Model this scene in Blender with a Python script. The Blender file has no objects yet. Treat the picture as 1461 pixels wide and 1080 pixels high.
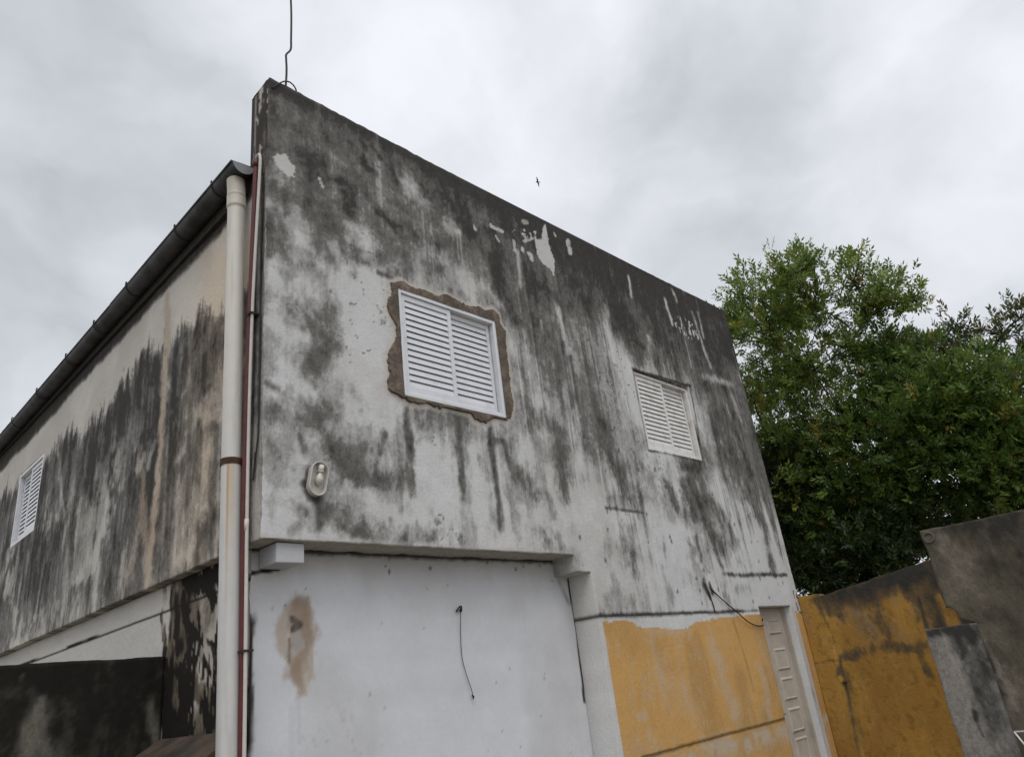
import bpy, math, random
import numpy as np
from mathutils import Vector, Matrix, Euler

scene = bpy.context.scene
COL = scene.collection
# ------------------------------------------------------------ camera
cam_d = bpy.data.cameras.new('camera'); cam = bpy.data.objects.new('camera', cam_d); COL.objects.link(cam)
RIGHT = Vector((0.7063, -0.6984, -0.1155)); DOWN = Vector((0.1967, 0.3502, -0.9158)); FWD = RIGHT.cross(DOWN) * -1
R_ = RIGHT.normalized(); U_ = (-DOWN).normalized(); B_ = R_.cross(U_).normalized(); U_ = B_.cross(R_)
cam.matrix_world = Matrix(((R_.x, U_.x, B_.x, -2.047), (R_.y, U_.y, B_.y, -3.99), (R_.z, U_.z, B_.z, 1.6), (0, 0, 0, 1)))
cam_d.sensor_width = 36.0; cam_d.lens = 25.885; cam_d.clip_start = 0.05; cam_d.clip_end = 2000
scene.camera = cam
# ------------------------------------------------------------ sky
world = bpy.data.worlds.new('World'); scene.world = world; world.use_nodes = True
wn = world.node_tree.nodes; wl = world.node_tree.links
for n in list(wn): wn.remove(n)
def W(t, **k):
    n = wn.new(t)
    for a, v in k.items(): setattr(n, a, v)
    return n
SUN_EL, SUN_AZ = 62.0, 215.0
out = W('ShaderNodeOutputWorld'); bg = W('ShaderNodeBackground'); bg.inputs['Strength'].default_value = 0.1
wl.new(bg.outputs[0], out.inputs[0])
sky = W('ShaderNodeTexSky'); sky.sky_type = 'NISHITA'; sky.sun_disc = False
sky.sun_elevation = math.radians(SUN_EL); sky.sun_rotation = math.radians(SUN_AZ)
tc = W('ShaderNodeTexCoord')
def WM(op, a, b=None, c=None):
    n = W('ShaderNodeMath', operation=op)
    for i, v in enumerate((a, b, c)):
        if v is None: continue
        if isinstance(v, (int, float)): n.inputs[i].default_value = v
        else: wl.new(v, n.inputs[i])
    return n.outputs[0]
def lobe(d, cmin, amt):                       # a soft bright or dull patch of sky around direction d
    v = W('ShaderNodeVectorMath', operation='DOT_PRODUCT'); wl.new(warp, v.inputs[0])
    v.inputs[1].default_value = Vector(d).normalized()
    m = W('ShaderNodeMapRange', interpolation_type='SMOOTHSTEP'); wl.new(v.outputs['Value'], m.inputs[0])
    m.inputs[1].default_value = cmin; m.inputs[2].default_value = 1.0; m.inputs[3].default_value = 0; m.inputs[4].default_value = amt
    return m.outputs[0]
nz0 = W('ShaderNodeTexNoise'); nz0.inputs['Scale'].default_value = 2.6; nz0.inputs['Detail'].default_value = 5
wl.new(tc.outputs['Generated'], nz0.inputs['Vector'])
vs = W('ShaderNodeVectorMath', operation='SUBTRACT'); wl.new(nz0.outputs['Color'], vs.inputs[0]); vs.inputs[1].default_value = (.5, .5, .5)
vsc = W('ShaderNodeVectorMath', operation='SCALE'); wl.new(vs.outputs[0], vsc.inputs[0]); vsc.inputs['Scale'].default_value = 0.45
va = W('ShaderNodeVectorMath', operation='ADD'); wl.new(tc.outputs['Generated'], va.inputs[0]); wl.new(vsc.outputs[0], va.inputs[1])
vn = W('ShaderNodeVectorMath', operation='NORMALIZE'); wl.new(va.outputs[0], vn.inputs[0]); warp = vn.outputs[0]
nz = W('ShaderNodeTexNoise'); nz.inputs['Scale'].default_value = 3.6; nz.inputs['Detail'].default_value = 5; nz.inputs['Roughness'].default_value = .48
mp = W('ShaderNodeMapping'); mp.inputs['Scale'].default_value = (1, 1, 1.8); wl.new(va.outputs[0], mp.inputs[0]); wl.new(mp.outputs[0], nz.inputs['Vector'])
lum = WM('MULTIPLY_ADD', nz.outputs['Fac'], 0.85, 0.765)
def ddir(px, py): return R_ * ((px - 730.5) / 1050.5) - U_ * ((py - 540) / 1050.5) - B_
for px, py, c, a in ((60,250,.955,-.17),(640,60,.95,.22),(1080,190,.975,-.10),(1400,190,.97,.18),(1250,380,.97,-.06),(900,330,.97,.05)): lum = WM('ADD', lum, lobe(ddir(px, py), c, a))
lum = WM('ADD', lum, lobe((0, -.25, 1), 0.45, .35)); lum = WM('ADD', lum, lobe((-.5, -.75, .45), 0, 0.3))  # second lobe: unseen bright sky behind the camera, added to light the walls
cc = W('ShaderNodeMix', data_type='RGBA', blend_type='MIX')        # duller cloud is bluer, brighter cloud is whiter
mr = W('ShaderNodeMapRange'); wl.new(lum, mr.inputs[0]); mr.inputs[1].default_value = .85; mr.inputs[2].default_value = 1.3
wl.new(mr.outputs[0], cc.inputs[0]); cc.inputs[6].default_value = (5.6, 5.95, 6.4, 1); cc.inputs[7].default_value = (6.2, 6.35, 6.75, 1)
mu = W('ShaderNodeVectorMath', operation='SCALE'); wl.new(cc.outputs[2], mu.inputs[0]); wl.new(lum, mu.inputs['Scale'])
mx = W('ShaderNodeMix', data_type='RGBA', blend_type='MIX'); mx.inputs[0].default_value = .95
wl.new(sky.outputs[0], mx.inputs[6]); wl.new(mu.outputs[0], mx.inputs[7]); wl.new(mx.outputs[2], bg.inputs['Color'])
# ------------------------------------------------------------ sun behind thick cloud
sd_ = bpy.data.lights.new('sun', 'SUN'); sd_.energy = 1.3; sd_.angle = math.radians(40); sd_.color = (1, .97, .93)
so = bpy.data.objects.new('sun', sd_); COL.objects.link(so)
az = math.radians(SUN_AZ); el = math.radians(SUN_EL)
so.rotation_euler = Vector((math.sin(az) * math.cos(el), math.cos(az) * math.cos(el), math.sin(el))).to_track_quat('Z', 'Y').to_euler()
vsx = scene.view_settings; vsx.view_transform = 'Standard'; vsx.look = 'None'; vsx.exposure = 0.0; vsx.gamma = 1.0; vsx.use_curve_mapping = False
scene.cycles.max_bounces = 6; scene.cycles.use_denoising = True

# ------------------------------------------------------------ stain and painted shade marks: (kind, strength, radius, points on the wall in metres)
F_ST=[('d',0.7,0.078,[(0.246,5.392),(0.365,5.485),(0.298,5.307),(0.296,5.001)]),('d',0.75,0.068,[(0.467,5.388),(0.622,5.387),(0.704,5.33),(0.646,5.119)]),('d',0.55,0.061,[(0.062,5.07),(0.161,5.023),(0.08,4.878)]),('d',0.45,0.089,[(0.418,5.022),(0.607,4.86)]),('d',0.4,0.048,[(0.413,4.712),(0.499,4.611)]),('d',0.85,0.03,[(0.827,5.934),(0.864,5.829)]),('d',0.75,0.038,[(0.945,5.915),(0.997,5.838)]),('d',0.85,0.044,[(0.85,5.678),(0.929,5.602)]),('d',0.85,0.046,[(1.114,5.749),(1.166,5.656)]),('d',0.5,0.03,[(1.173,5.645),(1.29,5.625)]),('d',0.7,0.042,[(0.966,5.255),(1.066,5.194),(1.169,5.161)]),('d',0.5,0.037,[(1.152,5.448),(1.226,5.359)]),('d',0.55,0.05,[(1.279,5.191),(1.355,5.138)]),('d',0.65,0.067,[(1.506,5.217),(1.682,5.185)]),('d',0.5,0.058,[(1.608,4.925),(1.748,4.91)]),('d',0.8,0.049,[(1.708,5.739),(1.77,5.628)]),('d',0.75,0.059,[(1.714,5.96),(1.849,5.96)]),('d',0.85,0.106,[(1.926,5.742),(1.861,5.544),(2.001,5.502)]),('d',0.42,0.158,[(0.322,6.036),(0.475,5.831)]),('d',0.35,0.137,[(0.592,5.917),(1.149,5.953)]),('d',0.4,0.052,[(0.758,4.754),(0.994,4.801)]),('d',0.5,0.029,[(0.028,4.797),(0.027,4.481)]),('d',0.6,0.019,[(0.934,4.665),(1.065,4.647)]),('d',0.6,0.099,[(2.285,5.569),(2.358,5.377),(2.298,5.104)]),('d',0.5,0.116,[(2.15,5.839),(2.675,5.983)]),('d',0.75,0.147,[(2.575,5.732),(3.037,5.815)]),('d',0.75,0.216,[(3.206,5.742),(3.502,5.66),(3.943,5.708)]),('d',0.8,0.238,[(4.137,5.775),(4.726,5.766)]),('d',0.65,0.154,[(2.757,5.197),(3.018,5.083)]),('d',0.6,0.095,[(2.239,5.249),(2.291,4.938),(2.462,4.705)]),('d',0.5,0.191,[(2.674,4.743),(2.899,4.492)]),('d',0.6,0.184,[(3.348,5.277),(3.63,5.131)]),('d',0.6,0.217,[(4.06,5.258),(4.304,5.083)]),('d',0.5,0.065,[(1.6,4.922),(1.732,4.911)]),('d',0.7,0.283,[(4.675,5.873),(5.131,5.672),(5.309,5.443)]),('d',0.72,0.25,[(5.527,5.742),(6.305,5.67),(6.504,5.421)]),('d',0.8,0.106,[(6.764,5.796),(6.8,5.296)]),('d',0.6,0.237,[(5.835,5.401),(6.164,5.008)]),('d',0.75,0.069,[(6.224,4.787),(6.327,4.434)]),('d',0.5,0.239,[(5.639,4.704),(5.964,4.389)]),('d',0.5,0.216,[(4.147,5.161),(4.346,5.008)]),('d',0.5,0.212,[(4.775,5.34),(5.115,4.898)]),('d',0.4,0.078,[(0.089,3.362),(0.265,3.36),(0.488,3.424)]),('d',0.6,0.023,[(0.254,3.22),(0.273,3.125)]),('d',0.45,0.044,[(0.387,3.372),(0.473,3.21)]),('d',0.5,0.078,[(0.482,3.153),(0.654,3.162)]),('d',0.45,0.058,[(0.541,2.999),(0.699,3.026)]),('d',0.55,0.026,[(0.909,3.336),(0.871,3.191)]),('d',0.7,0.032,[(1.116,3.574),(1.145,3.281),(1.142,2.929)]),('d',0.4,0.034,[(1.214,3.581),(1.238,3.474)]),('d',0.5,0.06,[(0.862,3.02),(1.062,2.996)]),('d',0.6,0.029,[(1.614,3.595),(1.623,3.236),(1.603,2.945)]),('d',0.5,0.027,[(0.379,2.817),(0.376,2.645)]),('d',0.55,0.066,[(0.463,2.757),(0.635,2.638),(0.84,2.626),(1.21,2.636),(1.281,2.591)]),('d',0.6,0.02,[(1.328,2.752),(1.339,2.738)]),('d',0.8,0.031,[(1.555,2.654),(1.561,2.594)]),('d',0.35,0.034,[(0.205,2.634),(0.237,2.636)]),('d',0.85,0.018,[(0.282,2.911),(0.31,2.833),(0.369,2.821)]),('d',0.6,0.014,[(0.312,3.028),(0.291,2.912)]),('d',0.4,0.022,[(0.252,2.762),(0.285,2.721)]),('d',0.5,0.097,[(0.253,4.066),(0.512,3.958),(0.324,3.773)]),('d',0.5,0.021,[(0.942,4.227),(0.954,4.225)]),('d',0.55,0.019,[(0.03,3.537),(0.102,3.518)]),('d',0.65,0.029,[(1.954,3.551),(1.961,3.274),(1.96,3.005),(1.964,2.73)]),('d',0.55,0.025,[(2.112,3.442),(2.154,3.251)]),('d',0.5,0.025,[(1.959,3.42),(2.112,3.442)]),('d',0.45,0.083,[(2.451,3.904),(2.49,3.728)]),('d',0.5,0.095,[(2.668,3.719),(2.796,3.614),(2.785,3.082)]),('d',0.35,0.098,[(2.282,3.23),(2.353,3.071)]),('d',0.4,0.037,[(2.57,2.996),(2.592,2.849)]),('d',0.35,0.047,[(2.417,2.694),(2.491,2.601)]),('d',0.45,0.042,[(2.625,2.67),(2.638,2.607)]),('d',0.55,0.075,[(3.509,3.766),(3.551,3.475),(3.672,3.24)]),('d',0.42,0.087,[(3.473,3.073),(3.88,3.108)]),('d',0.45,0.063,[(3.413,4.112),(3.519,3.803)]),('d',0.3,0.054,[(3.585,2.825),(3.565,2.468)]),('d',0.7,0.011,[(3.339,3.003),(3.914,2.994)]),('d',0.65,0.072,[(4.84,3.599),(5.197,3.602)]),('d',0.55,0.048,[(4.465,3.335),(4.535,3.061)]),('d',0.6,0.05,[(4.753,3.364),(4.822,3.046)]),('d',0.65,0.101,[(4.944,3.36),(5.073,2.943),(5.211,2.725)]),('d',0.55,0.122,[(5.434,2.965),(5.556,2.763)]),('d',0.6,0.032,[(5.112,2.662),(5.185,2.467)]),('d',0.5,0.106,[(5.194,3.236),(5.46,3.092)]),('d',0.75,0.064,[(6.228,4.333),(6.335,3.854),(6.364,3.626)]),('d',0.6,0.097,[(6.21,3.418),(6.394,3.024),(6.312,2.536)]),('d',0.45,0.206,[(5.728,4.106),(6.043,3.817)]),('d',0.45,0.039,[(4.797,2.809),(4.784,2.572)]),('d',0.4,0.039,[(4.604,2.757),(4.693,2.647)]),('d',0.45,0.021,[(4.171,2.702),(4.133,2.487)]),('d',0.45,0.034,[(4.107,2.31),(4.116,2.169)]),('d',0.22,0.052,[(3.596,2.607),(3.511,2.145)]),('d',0.85,0.017,[(5.169,2.431),(6.66,2.454)]),('d',0.4,0.049,[(5.341,2.295),(5.65,2.274)]),('d',0.45,0.046,[(5.099,2.273),(5.12,2.161)]),('d',1.0,0.015,[(2.658,2.063),(3.973,2.058),(5.408,2.059)]),('d',0.6,0.011,[(5.408,2.059),(5.747,2.06)]),('d',1.3,0.033,[(4.752,2.328),(4.798,2.245)]),('d',1.3,0.026,[(4.854,2.314),(4.874,2.266)]),('d',0.35,0.053,[(6.916,4.062),(6.903,3.321),(6.84,2.54)]),('d',1.0,0.018,[(4.218,4.579),(5.368,4.611)]),('d',0.6,0.016,[(5.368,4.611),(5.278,3.694)]),('d',0.5,0.01,[(4.213,4.561),(4.215,3.679)]),('d',0.7,0.012,[(4.225,3.673),(5.259,3.683)]),('d',0.4,0.098,[(6.834,5.451),(6.814,4.048)]),('l',0.5,0.042,[(3.114,4.994),(3.167,4.559)]),('l',0.5,0.025,[(2.607,5.461),(2.568,5.057)]),('l',0.4,0.047,[(3.913,5.214),(3.933,4.75)]),('l',0.75,0.029,[(5.235,5.752),(5.275,5.434)]),('l',0.65,0.03,[(5.479,5.919),(5.52,5.81)]),('l',0.55,0.028,[(5.845,5.766),(5.993,5.008)]),('l',0.55,0.027,[(6.013,5.763),(6.004,5.445)]),('l',0.65,0.022,[(4.521,5.821),(4.487,5.567)]),('l',0.5,0.031,[(4.667,5.092),(4.685,5.061)]),('l',0.45,0.046,[(5.75,4.82),(6.428,4.849)]),('l',0.45,0.035,[(6.384,4.674),(6.453,4.361)]),('l',0.4,0.036,[(3.902,4.767),(3.921,4.616)]),('l',0.4,0.143,[(4.023,4.723),(4.09,4.15)]),('l',0.4,0.058,[(3.13,3.894),(3.057,3.32)]),('l',0.55,0.151,[(0.554,4.464),(0.789,4.301),(0.65,3.812)]),('l',0.4,0.079,[(0.69,4.943),(0.88,4.888)]),('l',0.5,0.069,[(1.246,5.738),(1.418,5.521)]),('l',0.6,0.063,[(1.724,5.428),(1.814,5.352)]),('l',0.5,0.074,[(1.668,4.904),(2.074,4.883)]),('l',0.4,0.046,[(2.086,4.973),(2.243,4.734)]),('l',0.5,0.039,[(1.51,3.423),(1.485,2.877)]),('l',0.6,0.056,[(1.79,3.349),(1.738,2.685)]),('l',0.4,0.057,[(2.191,2.935),(2.173,2.599)]),('l',0.4,0.052,[(0.749,3.408),(0.807,3.418)]),('l',0.5,0.075,[(1.293,3.28),(1.385,2.868)]),('l',0.4,0.077,[(0.085,4.308),(0.216,4.24)]),('l',0.4,0.07,[(0.052,2.887),(0.214,2.86)]),('l',0.4,0.057,[(0.618,2.899),(0.781,2.89)]),('l',0.5,0.1,[(3.09,3.008),(2.991,2.224)]),('l',0.4,0.139,[(4.045,2.61),(4.146,2.22)]),('l',0.45,0.062,[(5.861,2.871),(5.929,2.481)]),('l',0.4,0.085,[(5.483,2.216),(6.459,2.197)]),('l',0.3,0.062,[(4.544,2.803),(4.691,2.847)])]  # includes painted shadow: lamp's lower left, reveal of the right-hand facade window
F_PEEL=[('p',1,0.031,[(2.676,5.519),(2.683,5.506)]),('p',1,0.035,[(2.784,5.51),(2.791,5.497)]),('p',0.9,0.036,[(3.449,5.887),(3.471,5.78)]),('p',0.8,0.021,[(3.243,5.921),(3.251,5.907)]),('p',0.9,0.021,[(2.275,5.628),(2.423,5.623)]),('p',0.9,0.021,[(2.047,5.528),(2.054,5.516)]),('p',0.6,0.028,[(2.759,5.882),(2.81,5.886)]),('p',0.8,0.02,[(2.567,5.567),(2.568,5.455)]),('p',0.9,0.013,[(0.429,5.317),(0.458,5.258)]),('p',0.8,0.013,[(2.325,5.529),(2.356,5.486)]),('p',0.8,0.016,[(2.724,5.627),(2.863,5.722)])]
F_PEELP=[[(3.068,5.948),(3.121,5.987),(3.109,5.774),(3.168,5.558),(3.116,5.357),(3.061,5.454),(2.971,5.447),(2.9,5.536),(2.887,5.756),(2.998,5.732)],[(0.06,5.351),(0.137,5.41),(0.194,5.367),(0.234,5.328),(0.217,5.23),(0.155,5.226),(0.071,5.268)]]
PATCH=[(1.04,4.597),(1.157,4.657),(1.232,4.632),(1.376,4.649),(1.505,4.631),(1.61,4.679),(1.711,4.658),(1.832,4.642),(1.98,4.672),(2.052,4.654),(2.172,4.697),(2.225,4.666),(2.23,4.573),(2.288,4.511),(2.273,4.353),(2.268,4.201),(2.269,4.082),(2.259,3.963),(2.268,3.82),(2.224,3.685),(2.126,3.647),(2.055,3.649),(1.923,3.586),(1.804,3.586),(1.761,3.645),(1.646,3.644),(1.519,3.654),(1.438,3.624),(1.333,3.639),(1.227,3.619),(1.169,3.614),(1.085,3.648),(1.003,3.669),(0.962,3.685),(0.959,3.746),(0.99,3.802),(0.974,3.874),(0.98,3.977),(1.044,4.084),(1.077,4.145),(1.068,4.236),(1.022,4.303),(0.997,4.377),(1.009,4.449),(1.057,4.519)]
YTOP=[(3.002,2.01),(3.222,2.016),(3.439,2.01),(3.498,1.968),(3.607,1.947),(3.768,1.948),(4.039,1.921),(4.303,1.931),(4.442,1.972),(4.549,1.988),(4.954,2.005),(5.388,2.016),(5.776,2.023)]
F_FADE=[('y',0.5,0.092,[(4.667,1.681),(4.832,1.163)]),('y',0.55,0.057,[(5.502,1.46),(5.479,1.098)]),('y',0.5,0.032,[(3.314,1.267),(3.406,1.247)]),('y',0.25,0.056,[(3.451,1.452),(3.491,1.421)]),('y',0.2,0.106,[(3.697,1.572),(4.136,1.25)]),('y',0.4,0.047,[(4.14,0.967),(4.611,0.937)]),('y',0.3,0.032,[(3.705,1.92),(4.327,1.899)])]
F_YD=[('d',0.3,0.018,[(5.159,1.994),(5.245,1.597),(5.259,1.3)]),('d',1.0,0.01,[(3.258,0.977),(5.76,0.991)])]
S_TOP=[(0.547,4.489),(0.688,4.416),(0.863,4.54),(1.047,4.554),(1.152,4.485),(1.357,4.558),(1.475,4.535),(1.534,4.472),(1.762,4.568),(1.825,4.595),(2.055,4.612),(2.27,4.585),(2.477,4.634),(2.768,4.629),(2.939,4.594),(3.196,4.58),(3.587,4.439),(4.411,4.609),(4.699,4.549),(4.997,4.543),(5.614,4.539),(6.269,4.609),(6.779,4.431)]
S_ST=[('d',0.6,0.03,[(1.445,4.421),(1.453,3.768),(1.391,2.895)]),('d',0.5,0.047,[(0.585,2.854),(0.777,2.714)]),('d',0.6,0.02,[(1.826,4.517),(1.8,3.885),(1.813,3.653)]),('d',0.4,0.044,[(0.732,3.898),(0.758,3.588)]),('d',0.5,0.033,[(1.337,3.508),(1.306,2.976)]),('d',0.45,0.066,[(3.977,4.166),(3.827,3.633)]),('d',0.45,0.09,[(2.156,4.194),(2.138,3.398),(2.317,2.876)]),('d',0.35,0.064,[(4.349,3.687),(4.225,2.849)]),('l',0.4,0.035,[(4.531,4.552),(3.967,3.611)]),('l',0.35,0.078,[(2.758,3.4),(2.79,2.745)]),('l',0.35,0.053,[(5.11,3.489),(5.122,2.988)]),('l',0.3,0.032,[(4.484,3.295),(4.526,2.764)]),('l',0.45,0.08,[(5.963,3.541),(6.173,3.383)]),('l',0.35,0.033,[(3.286,2.763),(3.418,2.606)]),('l',0.5,0.081,[(0.733,3.324),(0.858,2.967)]),('l',0.45,0.058,[(0.941,2.749),(1.152,2.651)]),('l',0.4,0.034,[(1.182,3.461),(1.32,3.395)]),('l',0.3,0.03,[(1.156,4.006),(1.245,3.924)]),('l',0.4,0.038,[(5.151,2.545),(4.225,2.595)]),('l',0.45,0.046,[(2.211,2.937),(2.23,2.646)]),('l',0.4,0.032,[(1.794,2.775),(1.694,2.605)]),('l',0.3,0.034,[(0.934,3.648),(0.988,3.613)])]
S_BR=[('b',1.0,0.057,[(1.721,4.935),(1.639,4.516),(1.624,3.914),(1.643,3.323),(1.67,2.751)]),('b',0.0,0.109,[(0.733,3.324),(0.979,2.618)]),('b',0.5,0.053,[(1.968,3.642),(1.922,3.066),(2.059,2.721)]),('b',0.5,0.055,[(1.884,3.221),(1.627,2.594)])]
L_ST=[('d',0.97,0.065,[(1.212,2.522),(0.725,2.473)]),('d',0.75,0.039,[(1.576,2.561),(1.471,2.075)]),('d',0.4,0.033,[(1.353,2.452),(1.24,2.072)]),('d',0.97,0.041,[(1.191,2.366),(1.07,2.196),(1.007,2.119)]),('d',0.92,0.017,[(0.961,2.269),(0.919,2.083),(0.999,1.882)]),('d',0.96,0.044,[(0.795,2.362),(0.762,2.331)]),('d',0.9,0.05,[(1.173,1.83),(1.087,1.595)]),('d',0.85,0.039,[(0.822,1.742),(0.7,1.577)]),('d',0.6,0.02,[(0.746,2.058),(0.62,1.825)]),('d',0.75,0.062,[(1.452,1.962),(1.392,1.597)]),('d',0.8,0.017,[(0.858,1.988),(0.75,1.896)]),('d',0.5,0.017,[(1.152,1.998),(1.1,1.929)]),('d',0.45,0.041,[(1.221,1.94),(0.64,1.73)]),('d',0.8,0.013,[(0.798,2.085),(0.648,2.047)]),('d',0.7,0.023,[(0.681,1.771),(0.605,1.651)])]
LW_ST=[('l',0.5,0.058,[(-0.677,1.844),(-0.661,1.584)]),('l',0.5,0.038,[(-0.018,1.782),(0.053,1.594)]),('l',0.25,0.077,[(-0.486,1.603),(-0.61,1.544)]),('l',0.4,0.012,[(-0.773,2.001),(-0.768,1.996)])]
W_BEI=[(0.219,2.107),(0.24,2.157),(0.305,2.208),(0.379,2.259),(0.455,2.239),(0.493,2.165),(0.523,2.059),(0.521,1.943),(0.481,1.794),(0.421,1.713),(0.385,1.698),(0.342,1.774),(0.277,1.894),(0.234,2.007)]
W_BRO=[(0.327,2.246),(0.448,2.259),(0.485,2.139),(0.499,2.034),(0.453,1.946),(0.437,1.872),(0.421,1.749),(0.392,1.715),(0.366,1.802),(0.327,1.829),(0.323,2.079)]
W_GRA=[(0.349,2.052),(0.408,2.057),(0.423,1.973),(0.386,1.937),(0.342,1.964)]
W_ST=[('d',0.7,0.02,[(0.342,2.136),(0.394,2.102),(0.349,2.078)]),('d',0.7,0.005,[(0.323,2.028),(0.323,1.891)]),('d',0.6,0.006,[(0.204,2.203),(0.211,2.199)]),('d',0.7,0.007,[(0.29,2.223),(0.293,2.218)]),('d',0.08,0.022,[(0.335,1.637),(0.342,1.405)]),('d',0.1,0.019,[(0.378,1.704),(0.384,1.468)]),('d',1.0,0.017,[(0.067,2.147),(0.08,1.961),(0.08,1.756),(0.066,1.49)]),('d',0.9,0.021,[(0.075,1.612),(0.04,1.424)]),('d',1.0,0.012,[(0.013,2.4),(0.132,2.418),(0.251,2.437)]),('d',0.9,0.01,[(1.078,2.445),(1.082,2.426)]),('d',0.5,0.021,[(2.61,2.54),(2.623,2.517)]),('d',1.0,0.016,[(2.965,2.394),(2.976,2.034),(2.953,1.435)]),('d',0.4,0.024,[(2.843,2.381),(2.932,2.207)])]
R_ST=[('d',0.8,0.091,[(-0.262,2.195),(-0.766,2.255),(-1.237,2.311),(-1.564,2.331)]),('d',0.9,0.175,[(-1.229,2.285),(-1.548,2.28),(-1.508,2.072)]),('d',0.6,0.047,[(-0.254,2.167),(-0.355,1.978),(-0.426,1.911)]),('d',0.55,0.074,[(-0.828,2.075),(-0.862,1.904),(-0.879,1.684)]),('d',0.6,0.077,[(-0.551,2.235),(-0.54,2.093)]),('d',0.8,0.021,[(-1.294,1.974),(-1.294,1.683)]),('d',0.55,0.044,[(-0.345,1.53),(-0.693,1.532),(-1.223,1.497)]),('d',0.4,0.022,[(-0.308,1.507),(-0.253,1.321)]),('d',0.4,0.035,[(-1.128,1.444),(-1.166,1.236)]),('d',0.45,0.058,[(-1.21,1.96),(-1.171,1.752)]),('d',0.5,0.099,[(-1.336,1.94),(-1.47,1.711)]),('d',0.25,0.088,[(-0.368,1.31),(-0.394,1.201)]),('d',0.5,0.011,[(0.043,1.46),(-0.267,1.47)]),('d',0.35,0.015,[(-0.238,2.111),(-0.3,1.48),(-0.238,0.486)]),('d',0.15,0.215,[(-0.45,1.196),(-0.253,0.536)]),('d',0.3,0.085,[(-1.484,2.076),(-1.47,1.711)]),('l',0.8,0.044,[(-1.126,2.22),(-1.14,1.998),(-1.138,1.73)]),('l',0.5,0.063,[(-0.086,2.135),(-0.114,1.955)]),('l',0.7,0.035,[(-1.5,1.967),(-1.51,1.68)]),('l',0.4,0.032,[(-0.024,2.145),(-0.216,2.144)])]
R_GR=[('g',0.6,0.091,[(-0.577,2.116),(-0.614,1.94),(-0.717,1.705)]),('g',0.7,0.046,[(-0.371,2.033),(-0.422,1.897)]),('g',0.5,0.085,[(-1.27,1.897),(-1.389,1.696)]),('g',0.3,0.073,[(-0.911,1.788),(-1.021,1.613)])]
G_ST=[('d',0.75,0.141,[(-2.303,2.436),(-2.746,2.377)]),('d',0.7,0.165,[(-2.478,2.247),(-2.671,2.044)]),('d',0.5,0.046,[(-2.104,2.261),(-2.097,2.046)]),('d',0.5,0.211,[(-2.317,1.642),(-2.405,1.361)]),('d',0.45,0.214,[(-2.493,1.894),(-2.566,1.685)]),('d',0.4,0.134,[(-2.109,1.59),(-2.169,1.195)]),('d',0.6,0.032,[(-2.201,1.579),(-2.21,1.153)]),('l',0.6,0.041,[(-2.081,2.387),(-2.156,2.359),(-2.136,2.232)]),('l',0.4,0.08,[(-2.231,2.213),(-2.23,2.086)]),('l',0.9,0.052,[(-2.246,1.263),(-2.291,1.073)]),('l',0.7,0.016,[(-2.22,1.636),(-2.275,1.186)]),('l',0.3,0.165,[(-2.247,1.895),(-2.27,1.729)]),('l',0.4,0.056,[(-2.084,1.943),(-2.071,1.717)]),('l',0.35,0.045,[(-2.527,2.279),(-2.53,2.174)])]
P_ST=[('d',0.85,0.033,[(-1.842,1.637),(-1.936,1.615),(-2.019,1.624)]),('d',0.9,0.054,[(-2.057,1.619),(-2.196,1.631)]),('d',0.7,0.064,[(-2.082,1.576),(-2.088,1.301),(-2.07,1.02)]),('d',0.6,0.043,[(-2.186,1.602),(-2.185,1.311)]),('d',0.95,0.016,[(-2.01,1.005),(-2.001,0.95)]),('d',0.8,0.008,[(-2.004,0.931),(-2.011,0.839)]),('d',0.5,0.062,[(-2.1,1.111),(-2.083,0.836)]),('d',0.25,0.044,[(-1.821,1.507),(-1.843,1.384)]),('d',0.95,0.008,[(-1.817,1.417),(-1.829,1.228)])]
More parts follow.
